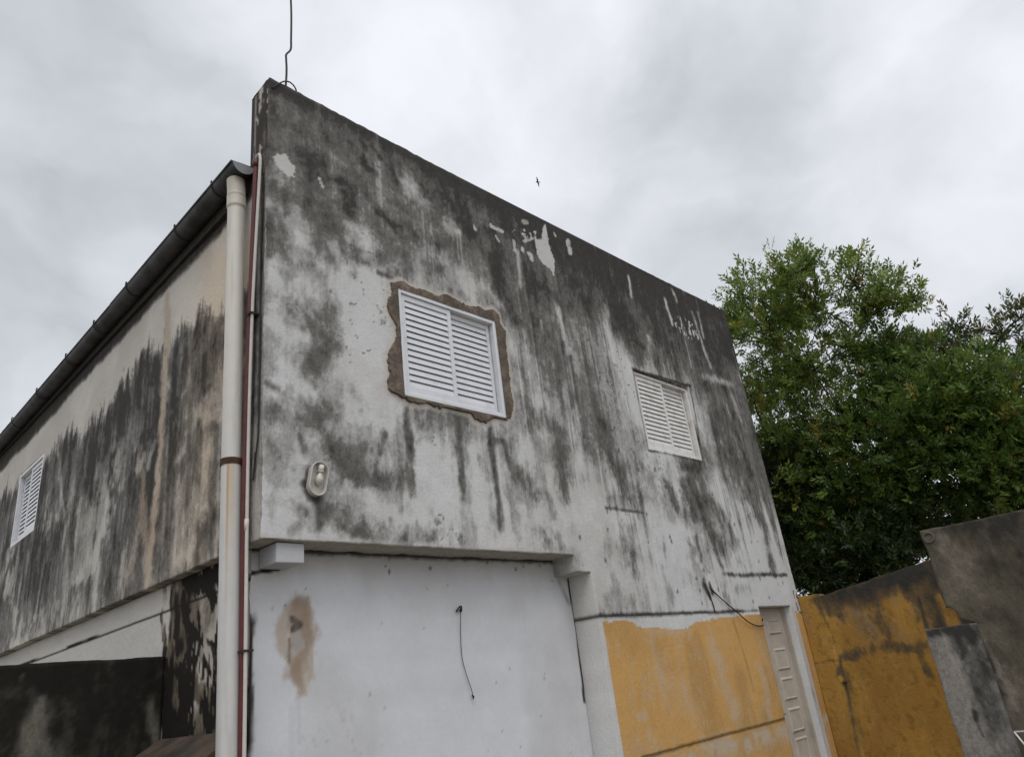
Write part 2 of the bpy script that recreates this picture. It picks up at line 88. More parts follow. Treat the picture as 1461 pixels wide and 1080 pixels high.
TREES=[[[8.17,0.25,6.81,0.5],[8.14,0.56,6.37,0.45],[7.97,-0.41,6.67,0.55],[8.22,-0.79,6.86,0.38],[8.48,-0.7,6.26,0.7],[8.56,-1.23,6.45,0.5],[8.7,-1.56,6.22,0.5],[8.91,-1.77,5.92,0.36],[8.82,-1.22,5.98,0.45],[8.34,0.1,5.98,0.8],[8.32,0.59,5.23,0.6],[8.59,-0.3,5.41,0.8],[8.6,0.59,4.47,0.7],[8.95,0.7,3.66,0.8],[9.03,-0.34,4.69,0.8],[9.5,0.62,2.82,0.7],[8.8,-0.81,5.6,0.5],[9.28,0.36,5.45,0.9],[9.55,0.52,4.47,0.9],[8.7,-0.06,6.38,0.7],[9.2,1.0,2.99,0.7],[9.77,0.33,3.86,0.9]],[[9.16,-1.13,5.5,0.5],[9.24,-1.54,5.24,0.42],[9.02,-1.29,4.96,0.6],[8.87,-1.67,4.53,0.8],[9.1,-2.1,4.31,0.8],[9.24,-2.38,3.99,0.75],[8.98,-1.14,4.0,0.9],[9.12,-1.71,3.65,0.9],[9.27,-2.13,3.27,0.8],[9.09,-0.43,3.7,0.85],[9.3,-0.95,3.38,0.7],[9.5,-1.57,3.0,0.6],[9.24,0.14,3.02,0.75],[9.38,-2.62,3.61,0.9],[10.03,-1.21,4.34,1.0],[10.59,-1.7,3.62,0.9],[9.26,-0.83,4.57,0.7],[9.58,-1.95,2.69,0.5],[9.42,-0.43,3.11,0.5],[9.59,-2.57,2.91,0.9]],[[11.77,-1.74,6.28,0.4],[11.68,-1.46,5.98,0.45],[11.99,-1.73,5.88,0.5],[11.12,-1.19,6.02,0.35],[11.85,-2.29,6.0,0.4],[12.0,-2.6,6.23,0.45],[12.02,-2.21,5.56,0.5],[12.03,-2.6,5.66,0.6]],[[8.49,0.76,2.82,0.5],[8.52,0.61,2.5,0.45],[8.67,0.24,2.58,0.5],[8.81,-0.13,2.66,0.55],[8.91,-0.58,2.71,0.5],[9.03,-0.93,2.79,0.5],[8.86,0.46,3.18,0.6],[9.22,-0.01,3.3,0.6],[8.72,0.76,3.45,0.55],[9.12,0.41,2.27,0.6],[9.36,-0.22,2.36,0.5],[8.74,0.74,3.98,0.6],[10.34,0.25,2.99,0.8],[10.32,0.95,2.91,0.9],[10.95,-0.44,2.76,0.6],[9.78,0.87,4.01,0.9]]]
BRACKETS=[0.52,1.19,2.24,3.08,3.92,4.94,5.94]

# ------------------------------------------------------------ noise
_rng = np.random.default_rng(7); _T = _rng.random((256, 256))
def vnoise(u, v, s=0):
    u = np.asarray(u, float) + 37.3 * s; v = np.asarray(v, float) + 91.7 * s
    i = np.floor(u).astype(int); j = np.floor(v).astype(int); a = u - i; b = v - j
    a = a * a * a * (a * (6 * a - 15) + 10); b = b * b * b * (b * (6 * b - 15) + 10)
    g = lambda x, y: _T[x & 255, y & 255]
    return (g(i, j) * (1 - a) + g(i + 1, j) * a) * (1 - b) + (g(i, j + 1) * (1 - a) + g(i + 1, j + 1) * a) * b
def fbm(u, v, s=0, o=4, k=.55):
    r = 0; t = 0; w = 1
    for n in range(o): r = r + w * vnoise(u * 2 ** n, v * 2 ** n, s + 3.1 * n); t += w; w *= k
    return r / t
def sstep(a, b, x): t = np.clip((x - a) / (b - a), 0, 1); return t * t * (3 - 2 * t)
def cdist(u, v, pts, vs=1.0):
    d = np.full(u.shape, 1e9)
    P = pts if len(pts) > 1 else pts + pts
    for (a, b), (c, e) in zip(P[:-1], P[1:]):
        dx, dy = c - a, (e - b) * vs; L = dx * dx + dy * dy + 1e-12
        t = np.clip(((u - a) * dx + (v - b) * vs * dy) / L, 0, 1)
        d = np.minimum(d, np.hypot(u - a - t * dx, (v - b) * vs - t * dy))
    return d
def strokes(u, v, ST, kind, mode='or', lo=.1, hi=1.75, warp=1.25):
    wu = u + warp * ((fbm(u * 6, v * 4.5, 11) - .5) * .11 + (fbm(u * 30, v * 17, 12, 3) - .5) * .05)
    wv = v + warp * ((fbm(u * 5, v * 4, 13) - .5) * .16 + (fbm(u * 32, v * 15, 14, 3) - .5) * .08)
    T = np.ones(u.shape)
    for k, s, r, pts in ST:
        if k != kind: continue
        q = np.array(pts); m = r * 2.2 + .25
        sel = (u > q[:, 0].min() - m) & (u < q[:, 0].max() + m) & (v > q[:, 1].min() - m) & (v < q[:, 1].max() + m)
        if not sel.any(): continue
        f = min(1.0, (r / .05) ** 1.7)                       # thin marks keep their line, broad ones fray
        uu = u[sel] + f * (wu[sel] - u[sel]); vv = v[sel] + f * (wv[sel] - v[sel])
        d = cdist(uu, vv, pts, .8)
        pt = 1 if s >= .9 or k != 'd' else np.clip(.35 + 1.5 * (fbm(u[sel] * 12, v[sel] * 5, 19, 4, .65) - .15), .3, 1.15)
        T[sel] *= 1 - np.clip(min(s, 1) * (1 - sstep(lo, hi, d / r)) * pt, 0, 1)
    return 1 - T
def inpoly(u, v, P):
    c = np.zeros(u.shape, bool); n = len(P)
    for i in range(n):
        x1, y1 = P[i]; x2, y2 = P[(i + 1) % n]
        if y1 == y2: continue
        k = ((y1 > v) != (y2 > v)) & (u < (x2 - x1) * (v - y1) / (y2 - y1) + x1); c ^= k
    return c
def lerp(a, b, t): return a + (np.asarray(b)[None, :] - a) * t[:, None]
def const(c, n): return np.tile(np.array(c, float), (n, 1))

# ------------------------------------------------------------ objects and materials
def link(name, me, mat=None, parent=None, smooth=False):
    o = bpy.data.objects.new(name, me); COL.objects.link(o)
    if mat: me.materials.append(mat)
    if parent: o.parent = parent
    if smooth: me.polygons.foreach_set('use_smooth', [True] * len(me.polygons))
    return o
def tag(o, label=None, cat=None, group=None, kind=None):
    for k, v in (('label', label), ('category', cat), ('group', group), ('kind', kind)):
        if v: o[k] = v
    return o
def empty(name, loc, label, cat, group=None):
    o = bpy.data.objects.new(name, None); COL.objects.link(o); o.location = loc; o.empty_display_size = .2
    return tag(o, label, cat, group)
def material(name, color, rough=.8, noise=.12, nscale=9, bump=.15, bscale=40, attr=None, metal=0, dirt=None, spec=.3, grain=0):
    m = bpy.data.materials.new(name); m.use_nodes = True; N = m.node_tree.nodes; L = m.node_tree.links
    b = N['Principled BSDF']; b.inputs['Roughness'].default_value = rough; b.inputs['Metallic'].default_value = metal
    b.inputs['Specular IOR Level'].default_value = spec
    t = N.new('ShaderNodeTexCoord'); n1 = N.new('ShaderNodeTexNoise'); n1.inputs['Scale'].default_value = nscale; n1.inputs['Detail'].default_value = 8
    n1.inputs['Roughness'].default_value = .65
    L.new(t.outputs['Object'], n1.inputs['Vector'])
    if attr:
        a = N.new('ShaderNodeAttribute'); a.attribute_name = attr; src = a.outputs['Color']
    else:
        a = N.new('ShaderNodeRGB'); a.outputs[0].default_value = (*color, 1); src = a.outputs[0]
    if dirt:
        n3 = N.new('ShaderNodeTexNoise'); n3.inputs['Scale'].default_value = dirt[1]; n3.inputs['Detail'].default_value = 7; L.new(t.outputs['Object'], n3.inputs['Vector'])
        r3 = N.new('ShaderNodeMapRange'); r3.inputs[1].default_value = dirt[2]; r3.inputs[2].default_value = dirt[3]; r3.inputs[4].default_value = dirt[4]
        L.new(n3.outputs['Fac'], r3.inputs[0])
        mixd = N.new('ShaderNodeMix'); mixd.data_type = 'RGBA'; L.new(r3.outputs[0], mixd.inputs[0]); L.new(src, mixd.inputs[6]); mixd.inputs[7].default_value = (*dirt[0], 1); src = mixd.outputs[2]
    mr = N.new('ShaderNodeMapRange'); L.new(n1.outputs['Fac'], mr.inputs[0]); mr.inputs[1].default_value = .25; mr.inputs[2].default_value = .75
    mr.inputs[3].default_value = 1 - noise; mr.inputs[4].default_value = 1 + noise
    sc = N.new('ShaderNodeVectorMath'); sc.operation = 'SCALE'; L.new(src, sc.inputs[0]); L.new(mr.outputs[0], sc.inputs['Scale'])
    colr = sc.outputs[0]
    if grain:
        mp_ = N.new('ShaderNodeMapping'); mp_.inputs['Scale'].default_value = (1, 1, .55); L.new(t.outputs['Object'], mp_.inputs[0])
        fac = None
        for gs, lo, hi, lowv, highv, seed in ((38, .46, .60, 1.16, .62, 0), (95, .44, .60, 1.12, .70, 5.3), (17, .50, .585, 1.08, .72, 9.1)):
            ng = N.new('ShaderNodeTexNoise'); ng.noise_dimensions = '4D'; ng.inputs['W'].default_value = seed; ng.inputs['Scale'].default_value = gs; ng.inputs['Detail'].default_value = 9; ng.inputs['Roughness'].default_value = .72
            L.new(mp_.outputs[0], ng.inputs['Vector']); rg = N.new('ShaderNodeMapRange'); L.new(ng.outputs['Fac'], rg.inputs[0])
            for q, val in zip((1, 2, 3, 4), (lo, hi, lowv, highv)): rg.inputs[q].default_value = val
            if fac is None: fac = rg.outputs[0]
            else:
                mm_ = N.new('ShaderNodeMath'); mm_.operation = 'MULTIPLY'; L.new(fac, mm_.inputs[0]); L.new(rg.outputs[0], mm_.inputs[1]); fac = mm_.outputs[0]
        aw = N.new('ShaderNodeMath'); aw.operation = 'MULTIPLY'; L.new(a.outputs['Alpha'], aw.inputs[0]); aw.inputs[1].default_value = grain
        mg = N.new('ShaderNodeMix'); mg.data_type = 'FLOAT'; L.new(aw.outputs[0], mg.inputs[0]); mg.inputs[2].default_value = 1; L.new(fac, mg.inputs[3])
        s2 = N.new('ShaderNodeVectorMath'); s2.operation = 'SCALE'; L.new(colr, s2.inputs[0]); L.new(mg.outputs[0], s2.inputs['Scale']); colr = s2.outputs[0]
    L.new(colr, b.inputs['Base Color'])
    if bump:
        n2 = N.new('ShaderNodeTexNoise'); n2.inputs['Scale'].default_value = bscale; n2.inputs['Detail'].default_value = 9; n2.inputs['Roughness'].default_value = .7
        L.new(t.outputs['Object'], n2.inputs['Vector'])
        bp = N.new('ShaderNodeBump'); bp.inputs['Strength'].default_value = bump; bp.inputs['Distance'].default_value = .02
        L.new(n2.outputs['Fac'], bp.inputs['Height']); L.new(bp.outputs[0], b.inputs['Normal'])
    return m
M = dict(
    wall=material('stained_plaster', None, .92, .14, 75, .3, 34, attr='Col', spec=.15, grain=.9),
    plain=material('painted_plaster', None, .88, .04, 30, .14, 14, attr='Col', spec=.2, grain=.12),
    alu=material('white_aluminium', (.63, .64, .665), .4, .04, 6, 0, spec=.4, dirt=((.38, .37, .35), 9, .55, .8, .5)),
    alu_old=material('chalky_white_aluminium', (.66, .645, .62), .5, .06, 8, 0, spec=.3, dirt=((.3, .28, .25), 11, .5, .75, .5)),
    pipe=material('white_plastic_pipe', None, .45, .05, 12, 0, attr='Col', spec=.4),
    red=material('maroon_pipe_paint', (.105, .026, .024), .5, .2, 25, 0, dirt=((.07, .02, .02), 14, .45, .7, .7)),
    conduit=material('cream_conduit', (.5, .47, .43), .5, .1, 20, 0),
    zinc=material('weathered_zinc', (.062, .063, .066), .55, .3, 14, .1, 30, metal=.2, dirt=((.02, .019, .018), 6, .4, .65, .8)),
    zinc_light=material('dull_zinc', (.22, .23, .24), .5, .15, 25, 0, metal=.2),
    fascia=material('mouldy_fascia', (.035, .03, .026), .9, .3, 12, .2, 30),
    mortar=material('raw_mortar', (.118, .097, .078), .95, .4, 22, .8, 45, dirt=((.23, .185, .145), 9, .45, .7, .8), spec=.1),
    black=material('black_cable_sheath', (.015, .014, .013), .6, .1, 10, 0),
    rust=material('rusty_iron', (.055, .03, .02), .9, .4, 30, .3, 40, dirt=((.14, .06, .02), 20, .5, .7, .8)),
    dark=material('dark_inside', (.02, .02, .02), .9, .1, 10, 0),
    roof=material('corrugated_roof_metal', (.3, .29, .28), .6, .2, 4, 0),
    bark=material('tree_bark', (.06, .048, .036), .95, .3, 20, .5, 30),
    lampw=material('aged_white_enamel', (.46, .45, .41), .5, .1, 20, 0, dirt=((.25, .21, .15), 18, .5, .75, .6)),
    bulb=material('old_bulb_glass', (.52, .49, .42), .25, .1, 30, 0, dirt=((.33, .28, .2), 30, .45, .7, .7)),
    socket=material('porcelain_socket', (.55, .53, .49), .35, .05, 20, 0),
    door=material('beige_door_paint', (.45, .40, .34), .6, .08, 12, .05, 40, dirt=((.25, .21, .18), 5, .5, .8, .5)),
    bird=material('bird_plumage', (.035, .033, .035), .9, .2, 20, 0),
    brick=material('clay_brick', (.17, .075, .048), .95, .3, 18, .5, 40),
    rubble=material('dark_rubble', (.035, .034, .032), .95, .4, 9, .6, 20),
    whitewire=material('white_painted_wire', (.6, .6, .58), .5, .05, 20, 0),
    slab=material('earthy_concrete', (.075, .055, .038), .95, .35, 7, .6, 25, dirt=((.03, .026, .02), 4, .45, .65, .9)),
    clay=material('old_pipe_mouth', (.10, .09, .075), .9, .2, 20, .3, 40),
    ground=material('dusty_yard_ground', (.21, .185, .15), .95, .25, .8, .4, 6, dirt=((.09, .1, .05), .5, .5, .65, .7)),
)
class MB:
    def __init__(s): s.v = []; s.f = []
    def face_box(s, x0, x1, y0, y1, z0, z1, T=None):
        b = len(s.v); c = [(x0, y0, z0), (x1, y0, z0), (x1, y1, z0), (x0, y1, z0), (x0, y0, z1), (x1, y0, z1), (x1, y1, z1), (x0, y1, z1)]
        s.v += [tuple(T(Vector(p))) if T else p for p in c]
        s.f += [tuple(b + i for i in q) for q in ((0, 3, 2, 1), (4, 5, 6, 7), (0, 1, 5, 4), (1, 2, 6, 5), (2, 3, 7, 6), (3, 0, 4, 7))]
        return s
    def prism(s, prof, a, b):          # loop of points at a and the same loop at b (functions of a 2-D point)
        n = len(prof); k = len(s.v)
        s.v += [a(p) for p in prof] + [b(p) for p in prof]
        s.f += [tuple(range(k, k + n))[::-1], tuple(range(k + n, k + 2 * n))]
        s.f += [(k + i, k + (i + 1) % n, k + n + (i + 1) % n, k + n + i) for i in range(n)]
        return s
    def tube(s, pts, rad, n=8, cap=True):
        pts = [Vector(p) for p in pts]; rad = rad if isinstance(rad, (list, tuple)) else [rad] * len(pts)
        k = len(s.v); up = None
        for i, p in enumerate(pts):
            t = (pts[min(i + 1, len(pts) - 1)] - pts[max(i - 1, 0)]).normalized()
            if up is None: up = t.orthogonal().normalized()
            up = (up - t * up.dot(t)).normalized(); w = t.cross(up)
            for j in range(n):
                a = 2 * math.pi * j / n; s.v.append(tuple(p + (up * math.cos(a) + w * math.sin(a)) * rad[i]))
        for i in range(len(pts) - 1):
            for j in range(n):
                a = k + i * n + j; b = k + i * n + (j + 1) % n; s.f.append((a, b, b + n, a + n))
        if cap: s.f += [tuple(range(k, k + n))[::-1], tuple(range(k + (len(pts) - 1) * n, k + len(pts) * n))]
        return s
    def mesh(s, name):
        me = bpy.data.meshes.new(name); me.from_pydata(s.v, [], s.f); me.update(); return me
    def build(s, name, mat, parent=None, smooth=False, bevel=0):
        o = link(name, s.mesh(name), mat, parent, smooth)
        if bevel:
            b = o.modifiers.new('bevel', 'BEVEL'); b.width = bevel; b.segments = 2; b.limit_method = 'ANGLE'
        return o
def smooth_curve(pts, n=8):
    P = [Vector(p) for p in pts]; P = [2 * P[0] - P[1]] + P + [2 * P[-1] - P[-2]]; o = []
    for i in range(1, len(P) - 2):
        for k in range(n):
            t = k / n; a, b, c, d = P[i - 1:i + 3]
            o.append(.5 * ((2 * b) + (c - a) * t + (2 * a - 5 * b + 4 * c - d) * t * t + (3 * b - a - 3 * c + d) * t ** 3))
    return o + [P[-2]]
def set_col(me, col):
    a = me.attributes.new('Col', 'FLOAT_COLOR', 'POINT'); c = np.ones((len(me.vertices), 4), np.float32); cl = np.clip(col, 0.004, .9); c[:, :3] = cl
    lm = cl @ np.array((.3, .6, .1)); c[:, 3] = np.clip(.04 + 6 * lm * np.clip(.42 - lm, 0, 1) * 2, 0, 1) * np.where(cl[:, 0] - cl[:, 2] > .13, .3, 1)   # half-stained plaster is the grainiest
    a.data.foreach_set('color', c.ravel())
def lines(br, h):
    br = sorted(br); o = [br[0]]
    for a, b in zip(br[:-1], br[1:]):
        n = max(1, round((b - a) / h)); o += [a + (b - a) * (i + 1) / n for i in range(n)]
    return np.array(o)
def wall_sheet(name, us, vs, keep, place, color, mat, parent=None, depth=.2, skirt=None, disp=None, open_edge=None):
    """a plastered wall: a fine lattice of faces over (u, v), with returns of the given depth at its edges and openings"""
    nu, nv = len(us), len(vs); UU, VV = np.meshgrid(us, vs, indexing='ij')
    cu = (us[:-1] + us[1:]) / 2; cv = (vs[:-1] + vs[1:]) / 2; CU, CV = np.meshgrid(cu, cv, indexing='ij')
    K = keep(CU, CV); I, J = np.nonzero(K)
    q = np.stack([I * nv + J, (I + 1) * nv + J, (I + 1) * nv + J + 1, I * nv + J + 1], 1)
    used = np.unique(q); remap = -np.ones(nu * nv, int); remap[used] = np.arange(len(used)); q = remap[q]
    u = UU.ravel()[used]; v = VV.ravel()[used]; d = disp(u, v) if disp else np.zeros((len(u), 3))
    P = place(u, v, np.zeros(len(u))) + d; colr = color(u, v); faces = [q]
    KP = np.pad(K, 1)
    es = []
    for di, dj, a, b in ((-1, 0, 3, 0), (1, 0, 1, 2), (0, -1, 0, 1), (0, 1, 2, 3)):
        nb = KP[1 + I + di, 1 + J + dj]; m = ~nb
        e = q[m][:, [a, b]]
        if open_edge is not None and len(e):
            mu = u[e].mean(1); mv = v[e].mean(1); e = e[~open_edge(mu, mv)]
        es.append(e)
    E_ = np.concatenate(es)
    if depth and len(E_):
        ev = np.unique(E_); em = {int(k): len(P) + i for i, k in enumerate(ev)}
        P2 = place(u[ev], v[ev], np.full(len(ev), depth)) + d[ev]
        P = np.concatenate([P, P2]); colr = np.concatenate([colr, colr[ev]])
        faces.append(np.array([[b, a, em[int(a)], em[int(b)]] for a, b in E_]))
    F = np.concatenate(faces); me = bpy.data.meshes.new(name)
    me.vertices.add(len(P)); me.vertices.foreach_set('co', P.astype(np.float32).ravel())
    me.loops.add(F.size); me.loops.foreach_set('vertex_index', F.astype(np.int32).ravel())
    me.polygons.add(len(F)); me.polygons.foreach_set('loop_start', np.arange(0, F.size, 4, dtype=np.int32))
    me.update(calc_edges=True); set_col(me, colr)
    return link(name, me, mat, parent)

# ------------------------------------------------------------ ground
nG = 48
gx = np.linspace(-1, 1, nG); gx = np.sign(gx) * np.abs(gx) ** 3 * 600
gv = [(x, y, 0.0) for x in gx for y in gx]; gf = [(i * nG + j, (i + 1) * nG + j, (i + 1) * nG + j + 1, i * nG + j + 1) for i in range(nG - 1) for j in range(nG - 1)]
gm = bpy.data.meshes.new('ground'); gm.from_pydata(gv, [], gf)
tag(link('ground', gm, M['ground']), kind='structure')

# ------------------------------------------------------------ the house
house = empty('house', (0, 0, 0), 'two storey house with mould streaked grey walls, louvred shutters and a walled up garage opening', 'house')
ZS = 2.556; ZT = 6.05; CLEAN = (.555, .553, .545); DIRT = (.185, .179, .166); MOULD = (.043, .041, .037)
W1 = (1.10, 2.16, 3.66, 4.575); W2 = (4.235, 5.3, 3.69, 4.575); WL = (4.99, 5.94, 3.72, 4.58)
DOOR = (5.77, 6.53, 2.1)
zb = [0, .98, 1.9, 2.1, 2.42, ZS, 3.66, 3.69, 3.72, 4.575, 4.58, 5.36, ZT]
VS = lines(zb, .014)
def corner(v):                                # the worn outer arris shared by the two walls
    return (fbm(v * 5, v * 0 + 3, 21) - .5) * .022 + (vnoise(v * 28, v * 0, 22) - .5) * .012
def mould_mix(base, D, u, v, fine=1.0, dirt=None):
    n = (fbm(u * 9, v * 6, 1, 6, .7) - .5) * .95 + ((fbm(u * 24, v * 2.0, 2, 5, .65) - .5) * .55 + (fbm(u * 5, v * 1.3, 4, 5, .6) - .5) * .4) * (.35 + .65 * sstep(.6, 2.6, u)) + (fbm(u * 11 + v * 5, v * 9 - u * 3, 29, 5, .65) - .5) * .7 * (1 - sstep(.6, 2.6, u))
    D = np.clip(D + n * fine * (.09 + 1.15 * D * (1.1 - D)) + (fbm(u * 34, v * 26, 30, 3, .8) - .5) * .35 * D, 0, 1)
    t1 = .55 * sstep(.05, .6, D) + .25 * sstep(.22, .34, D) + .2 * sstep(.44, .54, D); t2 = .6 * sstep(.4, 1.02, D) + .2 * sstep(.58, .68, D) + .2 * sstep(.76, .85, D)
    c = lerp(base, dirt or DIRT, t1); return lerp(c, MOULD, t2), D
def ztop(x): return np.interp(x, [0, 3.08, 3.1, 6.8], [6.075, 6.01, 6.02, 6.05])
def facade_color(u, v):
    n = len(u); blot = fbm(u * 2.2, v * 1.6, 5); st = fbm(u * 7, v * .5, 6)
    base = lerp(const(CLEAN, n), (.46, .445, .415), sstep(.4, .75, fbm(u * 1.7, v * 1.1, 8)) * .6)
    base = lerp(base, (.60, .595, .59), sstep(.55, .74, fbm(u * 5, v * 4, 9)) * .5)
    blot = fbm(u * 1.7, v * 1.5, 5, 6, .62); st = fbm(u * 8, v * .6, 6, 5, .6)
    D = np.clip(.31 + (blot - .5) * 1.35 + (st - .5) * .5, .03, .6)
    D *= np.interp(v, [2, 3.2, 4.2, 5.2], [.45, .85, 1.0, 1.25])
    D = np.maximum(D, sstep(4.0, 5.45, v + (fbm(u * 3, v * .8, 15) - .5) * 1.2) * np.interp(u, [0, 1.2, 2.6, 3.4, 6.8], [.63, .58, .66, .72, .74]) * (.84 + .32 * fbm(u * 3, v * 2, 16, 5, .6)))
    D = np.maximum(D, np.exp(-(((u - 3.3) / .95) ** 2)) * sstep(2.8, 3.7, v) * .5)
    D = np.maximum(D, sstep(5.2, 6.5, u + (st - .5) * .9) * sstep(2.4, 3.5, v + (st - .5) * 1.2) * .62)
    top = ztop(u) - v; w = np.interp(u, [0, 1, 2, 3.2, 5, 6.8], [.10, .13, .2, .3, .3, .22]) * (.5 + fbm(u * 4, v * .4, 7) * 1.1)
    D = 1 - (1 - D) * (1 - .9 * (1 - sstep(.25, 1.5, top / w)))
    drip = sstep(.56, .74, fbm(u * 26, v * .45, 23, 4, .6)) * sstep(3.0, 4.6, v + (fbm(u * 5, v * .2, 24) - .5) * 2) * .38
    drip += sstep(.58, .72, fbm(u * 40, v * .7, 25, 3)) * sstep(.45, .7, fbm(u * 1.4, v * .9, 26)) * .25
    D = 1 - (1 - D) * (1 - np.clip(drip, 0, .8) * np.interp(u, [0, 1.5, 3.2], [.3, .5, 1])); D *= 1 - .65 * sstep(.58, .76, fbm(u * 20, v * .5, 27, 4, .6)) * sstep(.42, .6, fbm(u * 1.1, v * .8, 28)) * np.interp(u, [0, 1.5, 3], [.3, .5, 1])
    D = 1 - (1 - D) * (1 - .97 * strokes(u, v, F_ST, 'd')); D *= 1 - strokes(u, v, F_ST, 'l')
    crack = sstep(.035, .0, np.abs(v - 2.055 - (fbm(u * 3, u * 0, 31) - .5) * .03))
    D *= np.where((v < 2.05) & (u > 2.9), .55, 1)
    c, D = mould_mix(base, D, u, v)
    pw = fbm(u * 22, v * 15, 17) - .5; pu = u + pw * .03; pv = v + (fbm(u * 24, v * 18, 18) - .5) * .05
    peel = strokes(u, v, F_PEEL, 'p', lo=.75, hi=1.05)
    for P in F_PEELP: peel = np.maximum(peel, inpoly(pu, pv, P).astype(float))
    fl = sstep(.62, .66, fbm(u * 26, v * 16, 37, 4, .6)) * np.exp(-(((u - 2.85) / .42) ** 2 + ((v - 5.72) / .17) ** 2) * 1.3); fl = sstep(.5, .58, fl)
    fl = np.maximum(fl, sstep(.78, .84, sstep(.63, .67, fbm(u * 30, v * 10, 38, 4, .6)) * np.exp(-(((u - 5.6) / .7) ** 2 + ((v - 5.45) / .32) ** 2))))
    peel = np.maximum(np.clip(peel, 0, 1) * sstep(.3, .36, fbm(u * 30, v * 22, 39, 3) + .08), fl)
    for P in F_PEELP: peel = np.maximum(peel, inpoly(pu, pv, P).astype(float))
    c = lerp(c, (.5, .495, .48), peel)
    hc = np.abs(fbm(u * 1.3, v * 1.3, 56, 5, .62) - .5); c = lerp(c, (.07, .065, .055), (1 - sstep(.0008, .0035, hc)) * .75 * sstep(.5, .58, fbm(u * .8, v * .8, 57)))
    # a paler chipped rim round the fresh mortar
    rim = cdist(u + pw * .04, v, PATCH + PATCH[:1]); c = lerp(c, (.5, .46, .40), (1 - sstep(.02, .055, rim)) * .7)
    # small pits in the lower right plaster
    r = np.random.default_rng(3); pit = np.zeros(n)
    for _ in range(75):
        a, b, rr = r.uniform(2.9, 6.5), r.uniform(2.1, 3.9), r.uniform(.008, .02)
        pit = np.maximum(pit, 1 - sstep(.5, 1.2, np.hypot(u - a, (v - b) * .7) / rr))
    c = lerp(c, (.06, .052, .045), pit * .8)
    # yellow paint below the crack
    yl = np.interp(u, [p[0] for p in YTOP], [p[1] for p in YTOP]) + (fbm(u * 14, v * 3, 41) - .5) * .03
    ym = (v < yl) & (u > 3.03 + (fbm(v * 12, u * 0, 42) - .5) * .02) & (u < 5.775)
    ym |= (u > 6.625) & (v < 2.03 + (fbm(u * 14, v, 44) - .5) * .06)
    yc = lerp(const((.53, .31, .11), n), (.44, .26, .095), sstep(.4, .7, fbm(u * 3, v * 1.3, 43)))
    fade = strokes(u, v, F_FADE, 'y') + sstep(.62, .8, fbm(u * 5, v * 1.6, 45)) * .22 + sstep(.64, .72, fbm(u * 18, v * 7, 46)) * .25
    low = sstep(.98, .9, v) * (1 - sstep(.93, .70, v)) ; fade += low * (.3 + .6 * (fbm(u * 6, v * 5, 47) > .5))
    yc = lerp(yc, (.46, .39, .30), np.clip(fade, 0, .85))
    yc = lerp(yc, (.10, .06, .022), strokes(u, v, F_YD, 'd'))
    c = np.where(ym[:, None], yc, c)
    fr = (u > 6.53) & (u < 6.62) & (v < 2.09); c = np.where(fr[:, None], lerp(const((.47, .455, .43), n), DIRT, sstep(.5, .8, fbm(u * 8, v * 3, 48)) * .6), c)
    chip = (u > 6.70) & (v > 2.0) & (v < 2.27) & (fbm(u * 30, v * 30, 49) > .55); c = np.where(chip[:, None], const((.12, .09, .065), n), c)
    # soft dirt along the bottom lip
    lip = (u < 2.8) & (v < ZS + .04); c = np.where(lip[:, None], c * .6 + np.array((.42, .41, .39)) * .4, c)
    edge = (u < 2.795) & (np.abs(v - ZS) < .003); c = np.where(edge[:, None], const((.34, .325, .30), n), c)
    return c
def facade_disp(u, v):
    d = np.zeros((len(u), 3)); inner = np.ones(len(u))
    inner = sstep(0, .06, u) * sstep(0, .06, 6.8 - u) * sstep(0, .05, 6.05 - v)
    d[:, 1] = ((fbm(u * 1.1, v * 1.1, 51) - .5) * .02 + (fbm(u * 6, v * 5, 52) - .5) * .006) * inner
    e = (u < 1e-6); d[e, 0] += corner(v[e]) * .8 + .004; d[e, 1] += corner(v[e] + 9) * .8 + .004
    e = (u > 6.8 - 1e-6); d[e, 0] += corner(v[e] + 30)
    e = (v > ZT - 1e-6); d[e, 2] += ztop(u[e]) - ZT + (fbm(u[e] * 4, u[e] * 0, 53) - .5) * .014 + (vnoise(u[e] * 25, u[e] * 0, 54) - .5) * .010
    e = (v > ZT - 1e-6) & (u < 1e-6); d[e, 2] -= .02
    e = (np.abs(v - ZS) < 1e-6) & (u < 2.79); d[e, 2] += (fbm(u[e] * 7, u[e] * 0, 55) - .5) * .022
    return d
def in_win(u, v, w): return (u > w[0]) & (u < w[1]) & (v > w[2]) & (v < w[3])
def f_keep(u, v):
    k = ~(in_win(u, v, W1) | in_win(u, v, W2)); k &= ~((u < 2.79) & (v < ZS)); k &= ~((u < 2.97) & (v < 2.42))
    return k & ~((u > DOOR[0]) & (u < DOOR[1]) & (v < DOOR[2]))
US = lines([0, W1[0], W1[1], 2.79, 2.97, W2[0], W2[1], DOOR[0], DOOR[1], 6.62, 6.8], .0135)
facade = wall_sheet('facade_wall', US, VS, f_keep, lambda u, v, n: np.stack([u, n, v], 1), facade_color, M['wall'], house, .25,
                    disp=facade_disp, open_edge=lambda u, v: (u < 1e-4) & (v > ZS))
